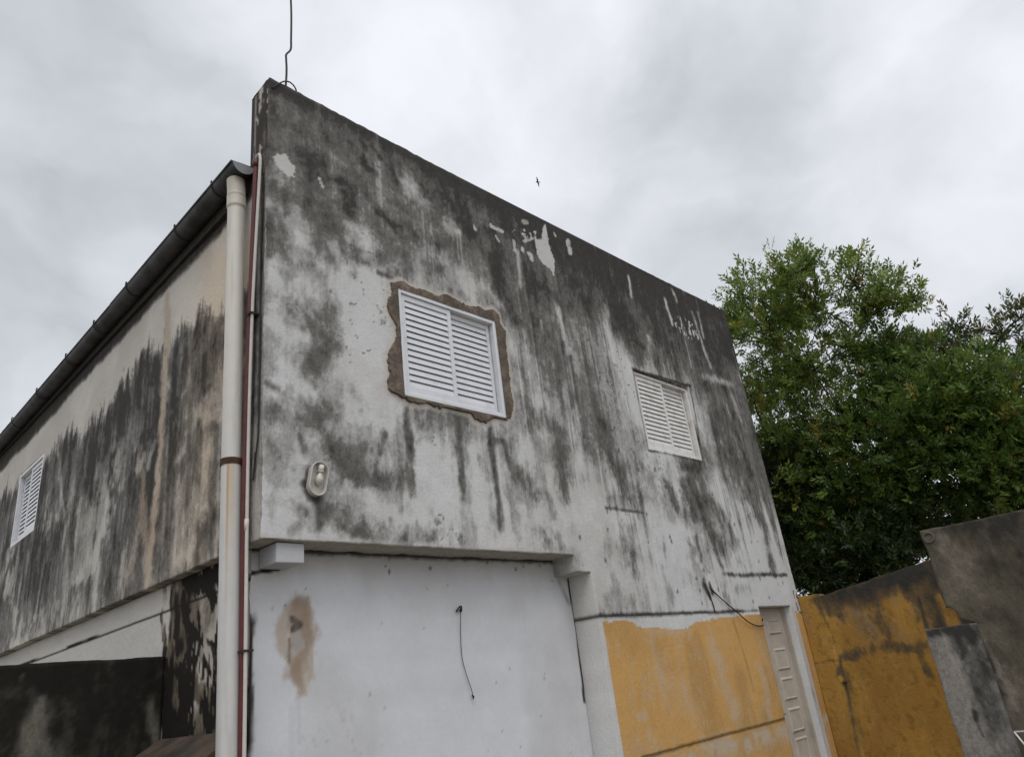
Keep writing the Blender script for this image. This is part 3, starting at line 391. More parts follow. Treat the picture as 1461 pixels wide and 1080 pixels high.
# --- the long side wall, with the end of the parapet
def side_color(u, v):
    n = len(u); base = lerp(const((.54, .52, .48), n), (.46, .435, .395), sstep(.35, .7, fbm(u * 1.5, v * 1.2, 61)))
    zn = (fbm(u * 1.3, v * .1, 262, 3) - .5) * .3
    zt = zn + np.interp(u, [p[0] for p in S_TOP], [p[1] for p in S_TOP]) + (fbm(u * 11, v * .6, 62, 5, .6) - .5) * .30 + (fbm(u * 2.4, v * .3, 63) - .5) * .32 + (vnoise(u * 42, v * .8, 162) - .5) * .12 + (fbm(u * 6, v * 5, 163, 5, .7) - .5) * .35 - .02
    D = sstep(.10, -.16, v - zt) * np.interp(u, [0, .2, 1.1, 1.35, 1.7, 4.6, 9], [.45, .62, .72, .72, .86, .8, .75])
    D *= np.interp(v, [2.56, 2.75, 3.2, 3.8], [.62, .72, .88, 1])
    D = np.clip(D + (fbm(u * 3.5, v * 1.6, 64, 5, .65) - .5) * .8 * (D > .3) + (fbm(u * 13, v * 1.0, 65, 5, .65) - .5) * .7 * (D > .15), 0, .97)
    D = 1 - (1 - D) * (1 - strokes(u, v, S_ST, 'd')); D *= 1 - strokes(u, v, S_ST, 'l')
    D = np.maximum(D, sstep(5.04, 5.15, v + .024 * u + (fbm(u * 3, v, 69) - .5) * .1) * .95 * (u > .2))  # dark band under the gutter: its shadow painted in along with mould
    D *= 1 - .55 * sstep(.54, .68, fbm(u * 2.2, v * 1.7, 75, 5, .65)) * sstep(4.4, 3.4, v)
    b = strokes(u, v, S_BR, 'b'); D *= 1 - .78 * b
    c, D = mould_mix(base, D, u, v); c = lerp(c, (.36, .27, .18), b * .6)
    br = sstep(.45, .7, fbm(u * 1.2, v * .9, 66)) * sstep(3.6, .8, u); c = c * lerp(const((1, 1, 1), n), (1.04, .97, .89), br)
    warm = sstep(1.35, .6, u) * sstep(.2, .45, u); c = c * (1 + warm[:, None] * np.array((.05, .0, -.06)))
    # parapet end and the strip by the corner
    pe = sstep(.22, .16, u); D2 = np.clip(.62 + (fbm(u * 20, v * 1.6, 67) - .5) * 1.5 + sstep(5.3, 5.8, v) * .45, 0, 1)
    D2 *= 1 - .85 * sstep(.6, .66, fbm(u * 30, v * 7, 74, 4, .6))
    D2 = np.where(v < 5.2, np.clip(.58 + (fbm(u * 34, v * .9, 68) - .5) * 1.3, 0, 1), D2)
    D2 = np.maximum(D2, (1 - sstep(.006, .02, np.abs(u - .055 - (fbm(v * 2, u * 0, 70) - .5) * .03))) * .95 * sstep(2.9, 3.3, v))
    D2 *= np.interp(v, [2.5, 2.9, 3.4], [.3, .6, 1])
    c2, _ = mould_mix(const((.43, .41, .37), n), D2, u, v); c2 = np.where((v > 5.2)[:, None], c2 * np.array((1.02, .95, .93)), c2)
    return c * (1 - pe)[:, None] + c2 * pe[:, None]
def side_disp(u, v):
    d = np.zeros((len(u), 3)); inner = sstep(0, .06, u)
    d[:, 0] = ((fbm(u * 1.1, v * 1.1, 71) - .5) * .02 + (fbm(u * 6, v * 5, 72) - .5) * .006) * inner * (v < 5.3)
    e = (u < 1e-6); d[e, 0] += corner(v[e]) * .8 + .004; d[e, 1] += corner(v[e] + 9) * .8 + .004
    e = (v > ZT - 1e-6); d[e, 2] += .0 + (.005 if True else 0) - .035 * sstep(0, .25, u[e])
    e = (np.abs(v - ZS) < 1e-6); d[e, 2] += (fbm(u[e] * 7, u[e] * 0, 73) - .5) * .02
    return d
YS = lines([0, .25, 3.0, WL[0], WL[1], 9.6], .021)
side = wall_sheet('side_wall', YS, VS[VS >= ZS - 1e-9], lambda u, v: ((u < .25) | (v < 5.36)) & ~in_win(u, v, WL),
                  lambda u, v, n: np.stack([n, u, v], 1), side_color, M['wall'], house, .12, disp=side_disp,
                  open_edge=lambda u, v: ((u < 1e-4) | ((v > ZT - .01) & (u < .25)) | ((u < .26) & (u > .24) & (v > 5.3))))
# --- lower storey
def lower_side_color(u, v):
    n = len(u); base = lerp(const((.50, .48, .45), n), (.40, .36, .31), sstep(1.5, 1.3, u) * .8)
    st = sstep(1.47, 1.40, u + (fbm(v * 6, u * 6, 81) - .5) * .08)
    D = .05 + st * (.30 + (fbm(u * 7, v * 2.5, 82, 5, .6) - .5) * .9 + .35 * sstep(.95, 1.25, u) + .3 * sstep(1.8, 1.65, v))
    D = np.clip(D, 0, 1); D = 1 - (1 - D) * (1 - strokes(u, v, L_ST, 'd', lo=.7, hi=1.35, warp=1.2))
    dr = sstep(.55, .60, fbm(u * 15, v * 3.0, 83, 5, .6)) * st * sstep(2.42, 2.1, v) * .9; D = np.maximum(D, dr)
    g = 1 - sstep(.006, .016, np.abs(v - 2.375 - (fbm(u * 2, u * 0, 84) - .5) * .02)); D = np.maximum(D, g)
    c = lerp(base, (.14, .115, .085), sstep(.3, .6, D)); c = lerp(c, (.016, .014, .011), sstep(.6, .78, D))
    return c
wall_sheet('lower_side_wall', lines([.264, 1.45, 9.6], .016), lines([0, 2.42, ZS - .004], .016), lambda u, v: u > 0, lambda u, v, n: np.stack([.07 + n, u, v], 1),
           lower_side_color, M['wall'], house, .1, disp=lambda u, v: np.stack([(fbm(u * 6, v * 5, 85) - .5) * .012 * sstep(.25, .33, u), 0 * u, 0 * u], 1))
def infill_color(u, v):
    n = len(u); c = lerp(const((.60, .61, .63), n), (.565, .57, .585), sstep(.35, .7, fbm(u * .9, v * .9, 91)))
    c = c * (1 + (fbm(u * .8, v * 7, 92)[:, None] - .5) * .10 + (fbm(u * 5, v * 6, 192)[:, None] - .5) * .08)
    c = lerp(c, (.36, .345, .32), sstep(.5, .8, fbm(u * 1.6, v * 1.2, 193)) * .25 + sstep(2.3, 2.56, v + (fbm(u * 4, v, 194) - .5) * .25) * .4)  # random blotches, plus the overhang's shade painted in towards the top
    hc = np.abs(fbm(u * 1.6, v * 1.6, 195, 5, .6) - .5); c = lerp(c, (.3, .29, .27), (1 - sstep(.0, .004, hc)) * .35 * sstep(.5, .6, fbm(u * .9, v * .9, 196)))
    pu = u + (fbm(u * 14, v * 9, 93) - .5) * .09; pv = v + (fbm(u * 12, v * 9, 94) - .5) * .1
    def soft(P, w, k):
        dd = cdist(u, v, P + P[:1]) * np.where(inpoly(u, v, P), 1, -1) + (fbm(u * 16, v * 10, k, 5, .6) - .5) * .14
        return sstep(-w, w, dd)
    c = lerp(c, (.42, .35, .285), soft(W_BEI, .018, 93) * .85); c = lerp(c, (.5, .46, .40), sstep(.60, .68, fbm(u * 20, v * 12, 95)) * soft(W_BEI, .02, 93) * .7)
    c = lerp(c, (.29, .215, .155), soft(W_BRO, .04, 94) * (.35 + .75 * fbm(u * 9, v * 6, 96))); c = lerp(c, (.40, .385, .37), soft(W_GRA, .02, 97) * .7)
    D = strokes(u, v, W_ST, 'd', lo=.6, hi=1.2, warp=.6)
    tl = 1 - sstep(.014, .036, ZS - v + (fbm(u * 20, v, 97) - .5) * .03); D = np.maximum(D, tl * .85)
    r = np.random.default_rng(5)
    for _ in range(8):
        a = r.uniform(.4, 2.8); b = ZS - r.uniform(.03, .09); D = np.maximum(D, .8 * (1 - sstep(.5, 1.2, np.hypot(u - a, v - b) / r.uniform(.008, .018))))
    for _ in range(22):
        a = r.uniform(.4, 2.9); b = r.uniform(1.2, 2.4); D = np.maximum(D, .5 * (1 - sstep(.5, 1.2, np.hypot(u - a, v - b) / r.uniform(.004, .012))))
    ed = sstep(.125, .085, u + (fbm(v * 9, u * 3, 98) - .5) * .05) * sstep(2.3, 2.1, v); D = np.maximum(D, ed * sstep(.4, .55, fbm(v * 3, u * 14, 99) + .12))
    return lerp(c, (.03, .026, .024), D)
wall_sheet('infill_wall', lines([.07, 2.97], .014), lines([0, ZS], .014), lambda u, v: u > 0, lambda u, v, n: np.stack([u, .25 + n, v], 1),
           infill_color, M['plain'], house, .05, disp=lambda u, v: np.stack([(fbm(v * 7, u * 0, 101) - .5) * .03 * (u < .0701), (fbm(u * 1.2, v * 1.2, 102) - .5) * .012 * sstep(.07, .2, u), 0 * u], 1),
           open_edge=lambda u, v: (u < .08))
MB().face_box(.12, 6.8, .3, 9.6, 0, ZS - .01).face_box(.125, 6.795, .255, 9.6, ZS - .01, 5.3).build('core', M['fascia'], house)
MB().face_box(6.62, 6.8, .245, 9.6, 0, 5.35).build('rear_wall', M['fascia'], house)
MB().face_box(-.0, 2.79, .02, .26, ZS + .02, ZS + .1).build('overhang_slab', M['plain'], house) if False else None
# soffit under the side overhang
sf = MB().face_box(.012, .12, .26, 9.6, ZS + .03, ZS + .06)
so_ = sf.build('soffit', M['slab'], house)
# corbel at the near end of the opening
cb = MB().face_box(.118, .302, .035, .248, 2.432, ZS - .006); cbo = cb.build('corbel', M['plain'], house, bevel=.006)
cbn = np.array([v.co[:] for v in cbo.data.vertices]); set_col(cbo.data, const((.46, .465, .48), len(cbn)))
# beam end behind the corbel, along the side
bm_ = MB().face_box(.05, .40, .252, .33, 2.405, ZS - .01); bo = bm_.build('beam_end', M['plain'], house, bevel=.006); set_col(bo.data, const((.4, .385, .36), len(bo.data.vertices)))
# --- roof sheet behind the parapet (corrugated)
rv = []; rf = []; nx = 2; ny = 260
for i in range(ny):
    y = .27 + (9.6 - .27) * i / (ny - 1); z = .018 * math.sin(i * math.pi / 3)
    rv += [(-.09, y, 5.40 + z), (6.7, y, 5.75 + z), (-.09, y, 5.385 + z), (6.7, y, 5.735 + z)]
for i in range(ny - 1):
    a = 4 * i; b = a + 4; rf += [(a, a + 1, b + 1, b), (a + 2, b + 2, b + 3, a + 3), (a, b, b + 2, a + 2)]
rm = bpy.data.meshes.new('roof'); rm.from_pydata(rv, [], rf); roof = link('roof', rm, M['roof'], house)
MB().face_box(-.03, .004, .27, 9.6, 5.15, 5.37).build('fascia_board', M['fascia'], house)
# --- gutter: half round, closed by a plate at its near end, one lapped joint
def gutter_prof(r, n=14): return [(r * math.cos(math.pi + math.pi * i / n), r * math.sin(math.pi + math.pi * i / n)) for i in range(n + 1)]
def gz(y): return 5.31 - .011 * y
gutter = None
g = MB()
for (ya, yb, r) in ((.185, 2.66, .083), (2.64, 9.6, .077)):
    pr = gutter_prof(r) ; pr = pr + [(x * .93, z * .93 + .0) for x, z in reversed(pr)]
    g.prism(pr, lambda p, y=ya: (-.085 + p[0], y, gz(y) + p[1] + .01), lambda p, y=yb: (-.085 + p[0], y, gz(y) + p[1] + .01))
g.tube([(-.17, .19, gz(.2) + .01), (-.165, 2.64, gz(2.64) + .01)], .009, 6).tube([(-.163, 2.66, gz(2.6) + .01), (-.163, 9.6, gz(9.6) + .01)], .008, 6)
gutter = g.build('gutter', M['zinc'], house)
e = MB(); pr = gutter_prof(.08); e.prism(pr, lambda p: (-.085 + p[0], .178, gz(.18) + p[1] + .008), lambda p: (-.085 + p[0], .1835, gz(.18) + p[1] + .008)); e.build('end_plate', M['zinc_light'], gutter)  # paler zinc here paints in the stronger light on the end plate
for y in BRACKETS + [6.9, 7.9, 8.9]:
    h = MB(); pts = [(-.085 + .089 * math.cos(a), y, gz(y) + .01 + .089 * math.sin(a)) for a in np.linspace(math.pi, 2 * math.pi, 9)]
    h.tube([(-.15, y + .03, gz(y) + .045), (-.168, y + .01, gz(y) + .05), (-.174, y, gz(y) + .03)] + pts, .006, 5); h.build('gutter_bracket', M['fascia'], gutter)
MB().tube([(-.03, .12, 5.3), (-.033, .125, 5.47)], .003, 5).build('wire_stub', M['black'], gutter)
# --- pipes
def pipe_obj(name, pts, r, colf, parent, seg=24, sub=160):
    P = smooth_curve(pts, 24); t = np.linspace(0, len(P) - 1, sub); PP = []
    for a in t:
        i = min(int(a), len(P) - 2); PP.append(P[i].lerp(P[i + 1], a - i))
    rr = [r(p.z) if callable(r) else r for p in PP]
    m = MB().tube(PP, rr, seg); me = m.mesh(name); set_col(me, colf(np.array(m.v), np.repeat(np.arange(sub), seg), np.tile(np.arange(seg), sub)))
    return link(name, me, M['pipe'], parent, True)
def dp_col(P, i, j):
    n = len(P); c = const((.56, .54, .48), n); y = np.interp(P[:, 2], [1.4, 2.9, 5.2], [.155, .215, .28]); ang = np.arctan2(P[:, 1] - y, P[:, 0] + .085)
    c = lerp(c, (.5, .495, .48), sstep(4.2, 2.4, P[:, 2])); c = lerp(c, (.36, .30, .22), sstep(4.9, 5.2, P[:, 2]) * .6)
    th = -2.35; s = (1 - sstep(.02, .16, np.abs(ang - th + (fbm(P[:, 2] * 3, ang * 0, 111) - .5) * .1))) * sstep(3.06, 3.03, P[:, 2]) * sstep(2.0, 3.0, P[:, 2])
    c = lerp(c, (.36, .19, .06), s * .95); s2 = (1 - sstep(.05, .6, np.abs(ang - th - .35))) * sstep(3.06, 3.03, P[:, 2]) * sstep(2.2, 3.0, P[:, 2]); c = lerp(c, (.42, .30, .15), s2 * .55)
    k = (1 - sstep(.004, .012, np.abs(P[:, 2] - 4.98))) + (1 - sstep(.004, .012, np.abs(P[:, 2] - 5.08))); c = lerp(c, (.25, .21, .16), np.clip(k, 0, 1) * .6)
    return lerp(c, (.32, .3, .26), sstep(.5, .8, fbm(ang * 2, P[:, 2] * 2, 112)) * .35)
dp = pipe_obj('downpipe', [(-.088, .29, 5.235), (-.085, .275, 5.0), (-.085, .245, 4.0), (-.085, .215, 2.9), (-.085, .155, 1.4), (-.085, .13, .7), (-.085, .125, 0)],
              lambda z: .066 if 4.98 < z < 5.1 else (.064 if z > 5.1 else .06), dp_col, house, 32, 420)
MB().tube([(-.085, .222, 3.045), (-.085, .2225, 3.085)], .066, 32).build('pipe_clamp', M['rust'], dp)
rp = MB().tube(smooth_curve([(-.04, .085, 5.30), (-.04, .08, 5.2), (-.04, .115, 4.06), (-.04, .131, 2.87), (-.04, .093, 1.45), (-.04, .08, .0)], 14), .019, 14).tube([(-.04, .078, 5.25), (-.04, .078, 5.31)], .025, 14)
rp.build('water_pipe', M['red'], house, True)
cd = MB().tube(smooth_curve([(-.04, .085, 5.31), (-.04, .06, 5.335), (-.04, .03, 5.33), (-.04, .018, 5.28), (-.04, .022, 5.15), (-.04, .085, 4.04), (-.04, .094, 2.86), (-.04, .062, 1.45), (-.04, .05, 0)], 12), .0105, 10)
cdo = cd.build('conduit', M['conduit'], house, True)
MB().tube([(-.04, .0945, 2.62), (-.04, .094, 2.69)], .0135, 12).build('coupling', M['conduit'], cdo, True)
for z in (1.95, 4.05):
    y = .08 if z < 3 else .088
    MB().face_box(-.062, .0, y - .022, y + .05, z, z + .012).build('conduit_strap', M['fascia'], cdo)
# --- windows: one builder in local axes (x along the wall, y into it, z up)
def window(w, T, name_mat, inset, flip=False):
    x0, x1, z0, z1 = w; wd = x1 - x0; ht = z1 - z0; mat = M[name_mat]
    def TT(p):
        q = Vector(p)
        if flip: q.x = wd - q.x
        return T(Vector((q.x, q.y + inset, q.z)))
    fw = .034; f = MB(); ya, yb = -.012, .075; ov = .012 if inset < .01 else -.003
    f.face_box(-ov, fw, ya, yb, -ov, ht + ov, TT).face_box(wd - fw, wd + ov, ya, yb, -ov, ht + ov, TT)
    f.face_box(fw, wd - fw, ya, yb, ht - fw, ht + ov, TT).face_box(fw, wd - fw, ya, yb, -ov, fw, TT)
    f.face_box(fw, wd - fw, ya + .01, ya + .016, fw, fw + .012, TT)
    fr = f.build('window', mat, house, bevel=.0025)
    for k in range(2):
        a, b = (fw + .003, wd / 2 + .018) if k == 0 else (wd / 2 - .018, wd - fw - .012)
        y0 = .002 if k == 0 else .036; c, d = fw + .004, ht - fw - .004; st = .036 if k == 0 else .03
        s = MB(); y1 = y0 + .028
        s.face_box(a, a + st, y0, y1, c, d, TT).face_box(b - st, b, y0, y1, c, d, TT)
        s.face_box(a + st, b - st, y0 + .001, y1, c, c + .062, TT).face_box(a + st, b - st, y0 + .001, y1, d - .042, d, TT)
        lo, hi = c + .062, d - .042; n = 14; p = (hi - lo) / n
        for i in range(n):
            zc = lo + (i + .5) * p; hh = p * .53; t = .0022
            prof = [(y0 + .003, zc - hh), (y0 + .003 + t, zc - hh), (y0 + .0125, zc + hh * .2), (y1 - .003 , zc + hh * 1.12), (y1 - .003 - t, zc + hh * 1.12), (y0 + .008, zc + hh * .2)]
            kx = len(s.v); s.prism(prof, lambda q: tuple(TT((a + st - .004, q[0], q[1]))), lambda q: tuple(TT((b - st + .004, q[0], q[1]))))
        s.build('shutter_panel', mat, fr)
    return fr
wa = window(W1, lambda p: Vector((W1[0] + p.x, p.y, W1[2] + p.z)), 'alu', 0.0)
wb_ = window(W2, lambda p: Vector((W2[0] + p.x, p.y, W2[2] + p.z)), 'alu_old', .03)
wc_ = window(WL, lambda p: Vector((p.y, WL[0] + p.x, WL[2] + p.z)), 'alu', .012)
wa['label'] = 'newly fitted shuttered window ringed by raw mortar'
# fresh mortar round the near window
cx, cz = (W1[0] + W1[1]) / 2, (W1[2] + W1[3]) / 2; pts = []
PA = np.array(PATCH)
def ray_poly(th):
    d = np.array((math.cos(th), math.sin(th))); best = 0
    for a, b in zip(PA, np.roll(PA, -1, 0)):
        e = b - a; den = d[0] * e[1] - d[1] * e[0]
        if abs(den) < 1e-9: continue
        w = a - (cx, cz); t = (w[0] * e[1] - w[1] * e[0]) / den; s = (w[0] * d[1] - w[1] * d[0]) / den
        if 0 <= s <= 1 and t > best: best = t
    return best
mv = []; mf = []; NT = 420; hw, hh = (W1[1] - W1[0]) / 2 - .005, (W1[3] - W1[2]) / 2 - .005
for i in range(NT):
    th = 2 * math.pi * i / NT; c, s = math.cos(th), math.sin(th)
    ro = ray_poly(th) + (float(fbm(np.array(th * 22), np.array(2.), 121)) - .5) * .035; ri = min(hw / max(abs(c), 1e-6), hh / max(abs(s), 1e-6)); ro = max(ro, ri + .03)
    for r, y in ((ri, -.0045), (ri * .55 + ro * .45, -.007), (ro - .008, -.006), (ro, .012)):
        mv.append((cx + c * r, y - .011 + (float(vnoise(np.array(c * r * 9), np.array(s * r * 9), 122)) - .5) * .004 * (y < 0), cz + s * r))
for i in range(NT):
    a = 4 * i; b = 4 * ((i + 1) % NT)
    for k in range(3): mf.append((a + k, a + k + 1, b + k + 1, b + k))
mm = bpy.data.meshes.new('mortar_surround'); mm.from_pydata(mv, [], mf); link('mortar_surround', mm, M['mortar'], house)
# --- door
dleaf = MB().face_box(DOOR[0], DOOR[1] - .03, .12, .16, .01, 2.095)
door = dleaf.build('door', M['door'], house)
rows = [(1.98, .17), (1.668, .235), (1.365, .235), (1.06, .245), (.77, .24), (.47, .24), (.2, .15)]
for xa, xb in ((6.10, 6.40),):
    for z1, hgt in rows:
        p = MB()
        # raised panel: sloped border up to a flat field
        q = [(xa, .12, z1 - hgt), (xb, .12, z1 - hgt), (xb, .12, z1), (xa, .12, z1)]; i_ = .022
        q2 = [(xa + i_, .104, z1 - hgt + i_), (xb - i_, .104, z1 - hgt + i_), (xb - i_, .104, z1 - i_), (xa + i_, .104, z1 - i_)]
        q3 = [(x + (.012 if k in (0, 3) else -.012), .112, z + (.012 if k < 2 else -.012)) for k, (x, y, z) in enumerate(q2)]
        p.v = q + q2 + q3; p.f = [(k, (k + 1) % 4, 4 + (k + 1) % 4, 4 + k) for k in range(4)] + [(4 + k, 4 + (k + 1) % 4, 8 + (k + 1) % 4, 8 + k) for k in range(4)] + [(8, 9, 10, 11)]
        p.build('door_panel', M['door'], door)
MB().face_box(DOOR[1] - .03, DOOR[1] + .0, .07, .17, .0, 2.097).build('door_frame', M['door'], house)
hd = MB().tube([(5.83, .12, 1.02), (5.83, .07, 1.02), (5.93, .065, 1.02)], .009, 8).face_box(5.81, 5.85, .112, .121, .94, 1.1); hd.build('handle', M['zinc_light'], door, True)

# ------------------------------------------------------------ things on the facade
lamp = empty('wall_lamp', (.366, -.008, 2.945), 'oval white bulkhead lamp with bare bulb, fixed to the stained facade', 'lamp')
lamp.rotation_euler = (0, math.radians(11), 0)
def stadium(w, h, n=12):
    r = w / 2; o = []
    for k in range(n + 1): a = math.pi * k / n; o.append((r * math.cos(a), h / 2 - r + r * math.sin(a)))
    for k in range(n + 1): a = math.pi + math.pi * k / n; o.append((r * math.cos(a), -h / 2 + r + r * math.sin(a)))
    return o
b = MB(); loops = [(.122, .225, .006), (.122, .225, -.022), (.124, .227, -.032), (.121, .224, -.035), (.111, .214, -.035), (.107, .21, -.026)]
ns = len(stadium(1, 2))
for w, h, y in loops: b.v += [(x, y, z) for x, z in stadium(w, h)]
for k in range(len(loops) - 1): b.f += [(k * ns + i, k * ns + (i + 1) % ns, (k + 1) * ns + (i + 1) % ns, (k + 1) * ns + i) for i in range(ns)]
b.build('lamp_body', M['lampw'], lamp, True)
b = MB(); b.v = [(x, -.026, z) for x, z in stadium(.1075, .2105)] + [(x, -.002, z) for x, z in stadium(.094, .194)]
b.f = [(i, (i + 1) % ns, ns + (i + 1) % ns, ns + i) for i in range(ns)] + [tuple(range(ns, 2 * ns))]; b.build('reflector', M['lampw'], lamp)
MB().tube([(.006, -.022, .092), (.006, -.022, .048)], .019, 14).tube([(.006, -.022, .05), (.006, -.022, .044)], .0215, 14).build('socket', M['socket'], lamp, True)
pts = [(.006, -.022, .044 - .0125 * k) for k in range(8)]; MB().tube(pts, [.013, .015, .02, .025, .027, .025, .017, .005], 16).build('bulb', M['bulb'], lamp, True)

def cable(name, pts, r, label, mat='black', cat='cable', n=6, extra=None):
    m = MB().tube(smooth_curve(pts, 10), r, n)
    if extra:
        for p, q in extra: m.tube(smooth_curve(p, 8), q, n)
    return tag(m.build(name, M[mat], None, True), label, cat)
cable('cable', [(4.79, -.006, 2.27), (4.80, -.012, 2.2), (4.825, -.01, 2.12), (4.83, -.008, 2.06)], .0055, 'short black cable running down the facade to the crack above the yellow paint')
cable('cable', [(4.86, -.004, 2.285), (4.95, -.02, 2.21), (5.05, -.03, 2.14), (5.2, -.035, 2.06), (5.4, -.03, 1.955), (5.6, -.02, 1.905), (5.76, -.012, 1.905), (5.85, .06, 1.93), (6.0, .1, 1.98)], .0062,
      'black cable drooping across the yellow paint to the beige door')
cable('dangling_wire', [(1.676, .247, 2.178), (1.68, .225, 2.17), (1.672, .236, 2.0), (1.668, .238, 1.85), (1.69, .236, 1.74), (1.73, .235, 1.62), (1.735, .235, 1.57)], .0026,
      'thin dark wire dangling from a nail on the white infill wall', 'black', 'wire', 6,
      [([(1.65, .24, 2.155), (1.665, .22, 2.185), (1.69, .225, 2.19), (1.70, .24, 2.16), (1.68, .23, 2.17)], .006), ([(1.725, .235, 1.585), (1.74, .23, 1.578), (1.737, .236, 1.56)], .0045)])
cable('thin_cable', [(-.006, .035, 5.0), (-.008, .045, 4.4), (-.008, .03, 3.7), (-.01, .03, 3.25), (-.012, .045, 3.12), (-.014, .072, 2.95), (-.014, .078, 2.93), (-.012, .07, 3.02), (-.01, .066, 3.1)], .0045,
      'thin black cable hanging loose on the corner strip beside the maroon pipe')
cable('roof_wire', [(.10, .09, 6.02), (.19, .1, 6.12), (.205, .1, 6.22), (.21, .1, 6.36), (.206, .1, 6.47), (.208, .1, 6.52), (.246, .1, 6.6), (.25, .1, 6.72), (.252, .1, 7.0), (.246, .1, 7.3), (.25, .1, 7.9)], .0085,
      'dark wire rising into the sky from the parapet corner', 'black', 'wire', 6, [([(.03, -.008, 5.97), (.09, -.012, 6.05), (.14, .0, 6.11), (.2, .02, 6.15), (.26, .05, 6.15), (.275, .07, 6.11), (.25, .09, 6.04)], .006)])

# ------------------------------------------------------------ yard walls
def plane_color_yellow(u, v):
    n = len(u); c = lerp(const((.40, .225, .05), n), (.31, .17, .04), sstep(.35, .7, fbm(u * 2.2, v * 1.0, 131)))
    c = lerp(c, (.31, .175, .045), sstep(.1, -.0, np.abs(u + .12)) * .3)
    D = strokes(u, v, R_ST, 'd'); D *= 1 - strokes(u, v, R_ST, 'l')
    tp = np.interp(u, [-2.5, -1.5, -.25, 0], [2.42, 2.34, 2.18, 2.2]); band = sstep(.32, .02, tp - v + (fbm(u * 7, v * 1.2, 132) - .5) * .35) * np.interp(u, [-2, -1, -.4, -.2, 0], [1, .9, .75, .3, .1])
    D = 1 - (1 - D) * (1 - band); D = np.clip(D + (fbm(u * 13, v * 2.5, 133) - .5) * .5 * (D > .06), 0, 1)
    D = np.maximum(D, sstep(-1.58, -1.66, u) * .97)
    g = strokes(u, v, R_GR, 'g') + sstep(.6, .75, fbm(u * 6, v * 2, 134)) * sstep(1.6, 2.0, v) * .5
    c = lerp(c, (.2, .17, .135), np.clip(g, 0, 1) * .8); c = lerp(c, (.15, .10, .045), sstep(.1, .5, D) * .7); c = lerp(c, (.42, .27, .11), sstep(.62, .68, fbm(u * 24, v * 15, 137, 4, .65)) * .35); c = lerp(c, (.14, .075, .018), sstep(.6, .67, fbm(u * 17, v * 11, 138, 5, .7)) * .4)
    return mould_mix(c, D * .95, u, v, .9, (.115, .082, .045))[0]
yw = empty('yard_wall', (6.8, 0, 0), 'yellow painted yard wall beside the beige door, blackened along its top', 'wall')
def place_yw(u, v, n): return np.stack([n, u, v], 1)
def yw_disp(u, v):
    d = np.zeros((len(u), 3)); d[:, 0] = np.where(u > -.27, -.02, 0) + (fbm(u * 4, v * 3, 136) - .5) * .012
    t = np.interp(u, [-2.6, -1.5, -.27, -.26, 0], [2.42, 2.335, 2.165, 2.19, 2.2]); e = v > 2.3999
    d[e, 2] = t[e] - 2.4 + (fbm(u[e] * 9, u[e] * 0, 135) - .5) * .03; return d
yb = wall_sheet('wall_body', lines([-2.6, -.27, -.001], .016), lines([0, 2.13, 2.4], .016), lambda u, v: u < 0, place_yw, plane_color_yellow, M['wall'], yw, .16,
                disp=lambda u, v: np.where((v > 2.13)[:, None], yw_disp(u, v) + np.stack([0 * u, 0 * u, np.where(v < 2.3999, (np.interp(u, [-2.6, -1.5, -.27, -.26, 0], [2.42, 2.335, 2.165, 2.19, 2.2]) - 2.4) * (v - 2.13) / .27, 0)], 1), yw_disp(u, v)))
MB().face_box(-.028, .02, -.31, -.262, 1.225, 1.24).build('iron_peg', M['fascia'], yw)
def gray_color(u, v):
    n = len(u); c = lerp(const((.165, .148, .122), n), (.105, .105, .075), sstep(.35, .7, fbm(u * 3, v * 2, 141)))
    D = .18 + (fbm(u * 4, v * 3, 142) - .5) * .6 + sstep(2.1, 2.4, v) * .3; D = 1 - (1 - np.clip(D, 0, 1)) * (1 - strokes(u, v, G_ST, 'd')); L_ = strokes(u, v, G_ST, 'l'); D *= 1 - L_
    c = lerp(c, (.3, .28, .25), L_ * .6); D = np.clip(D + (fbm(u * 9, v * 7, 143, 5, .7) - .5) * .6, 0, 1); return mould_mix(c, D, u, v, 1.1, (.105, .098, .078))[0] * np.array((.86, .82, .76))
gw = empty('boundary_wall', (5.0, -2.0, 0), 'mouldy grey boundary wall, taller, with a pipe mouth near its top corner', 'wall')
def gw_keep(u, v): return ~((v < 1.8) & (u > -2.02 - (1.8 - v) * 1.2 - .03 * np.sin(v * 40)) & (v > 1.63))
wall_sheet('wall_body', lines([-5.5, -2.03], .02), lines([0, 2.43], .02), gw_keep, lambda u, v, n: np.stack([n, u + 2.0, v], 1), gray_color, M['wall'], gw, .14,
           disp=lambda u, v: np.stack([(fbm(u * 3, v * 3, 144) - .5) * .02, (fbm(v * 7, u * 0, 145) - .5) * .03 * (u > -2.031), (fbm(u * 6, u * 0, 146) - .5) * .02 * (v > 2.42)], 1))
ring = MB(); nr = 20
for (ro, x) in ((.052, .01), (.05, -.012), (.032, -.012), (.028, .01)):
    ring.v += [(x, -.078 + ro * math.cos(2 * math.pi * k / nr), 2.365 + ro * math.sin(2 * math.pi * k / nr)) for k in range(nr)]
for a in range(3): ring.f += [(a * nr + k, a * nr + (k + 1) % nr, (a + 1) * nr + (k + 1) % nr, (a + 1) * nr + k) for k in range(nr)]
ring.build('pipe_mouth', M['clay'], gw, True)
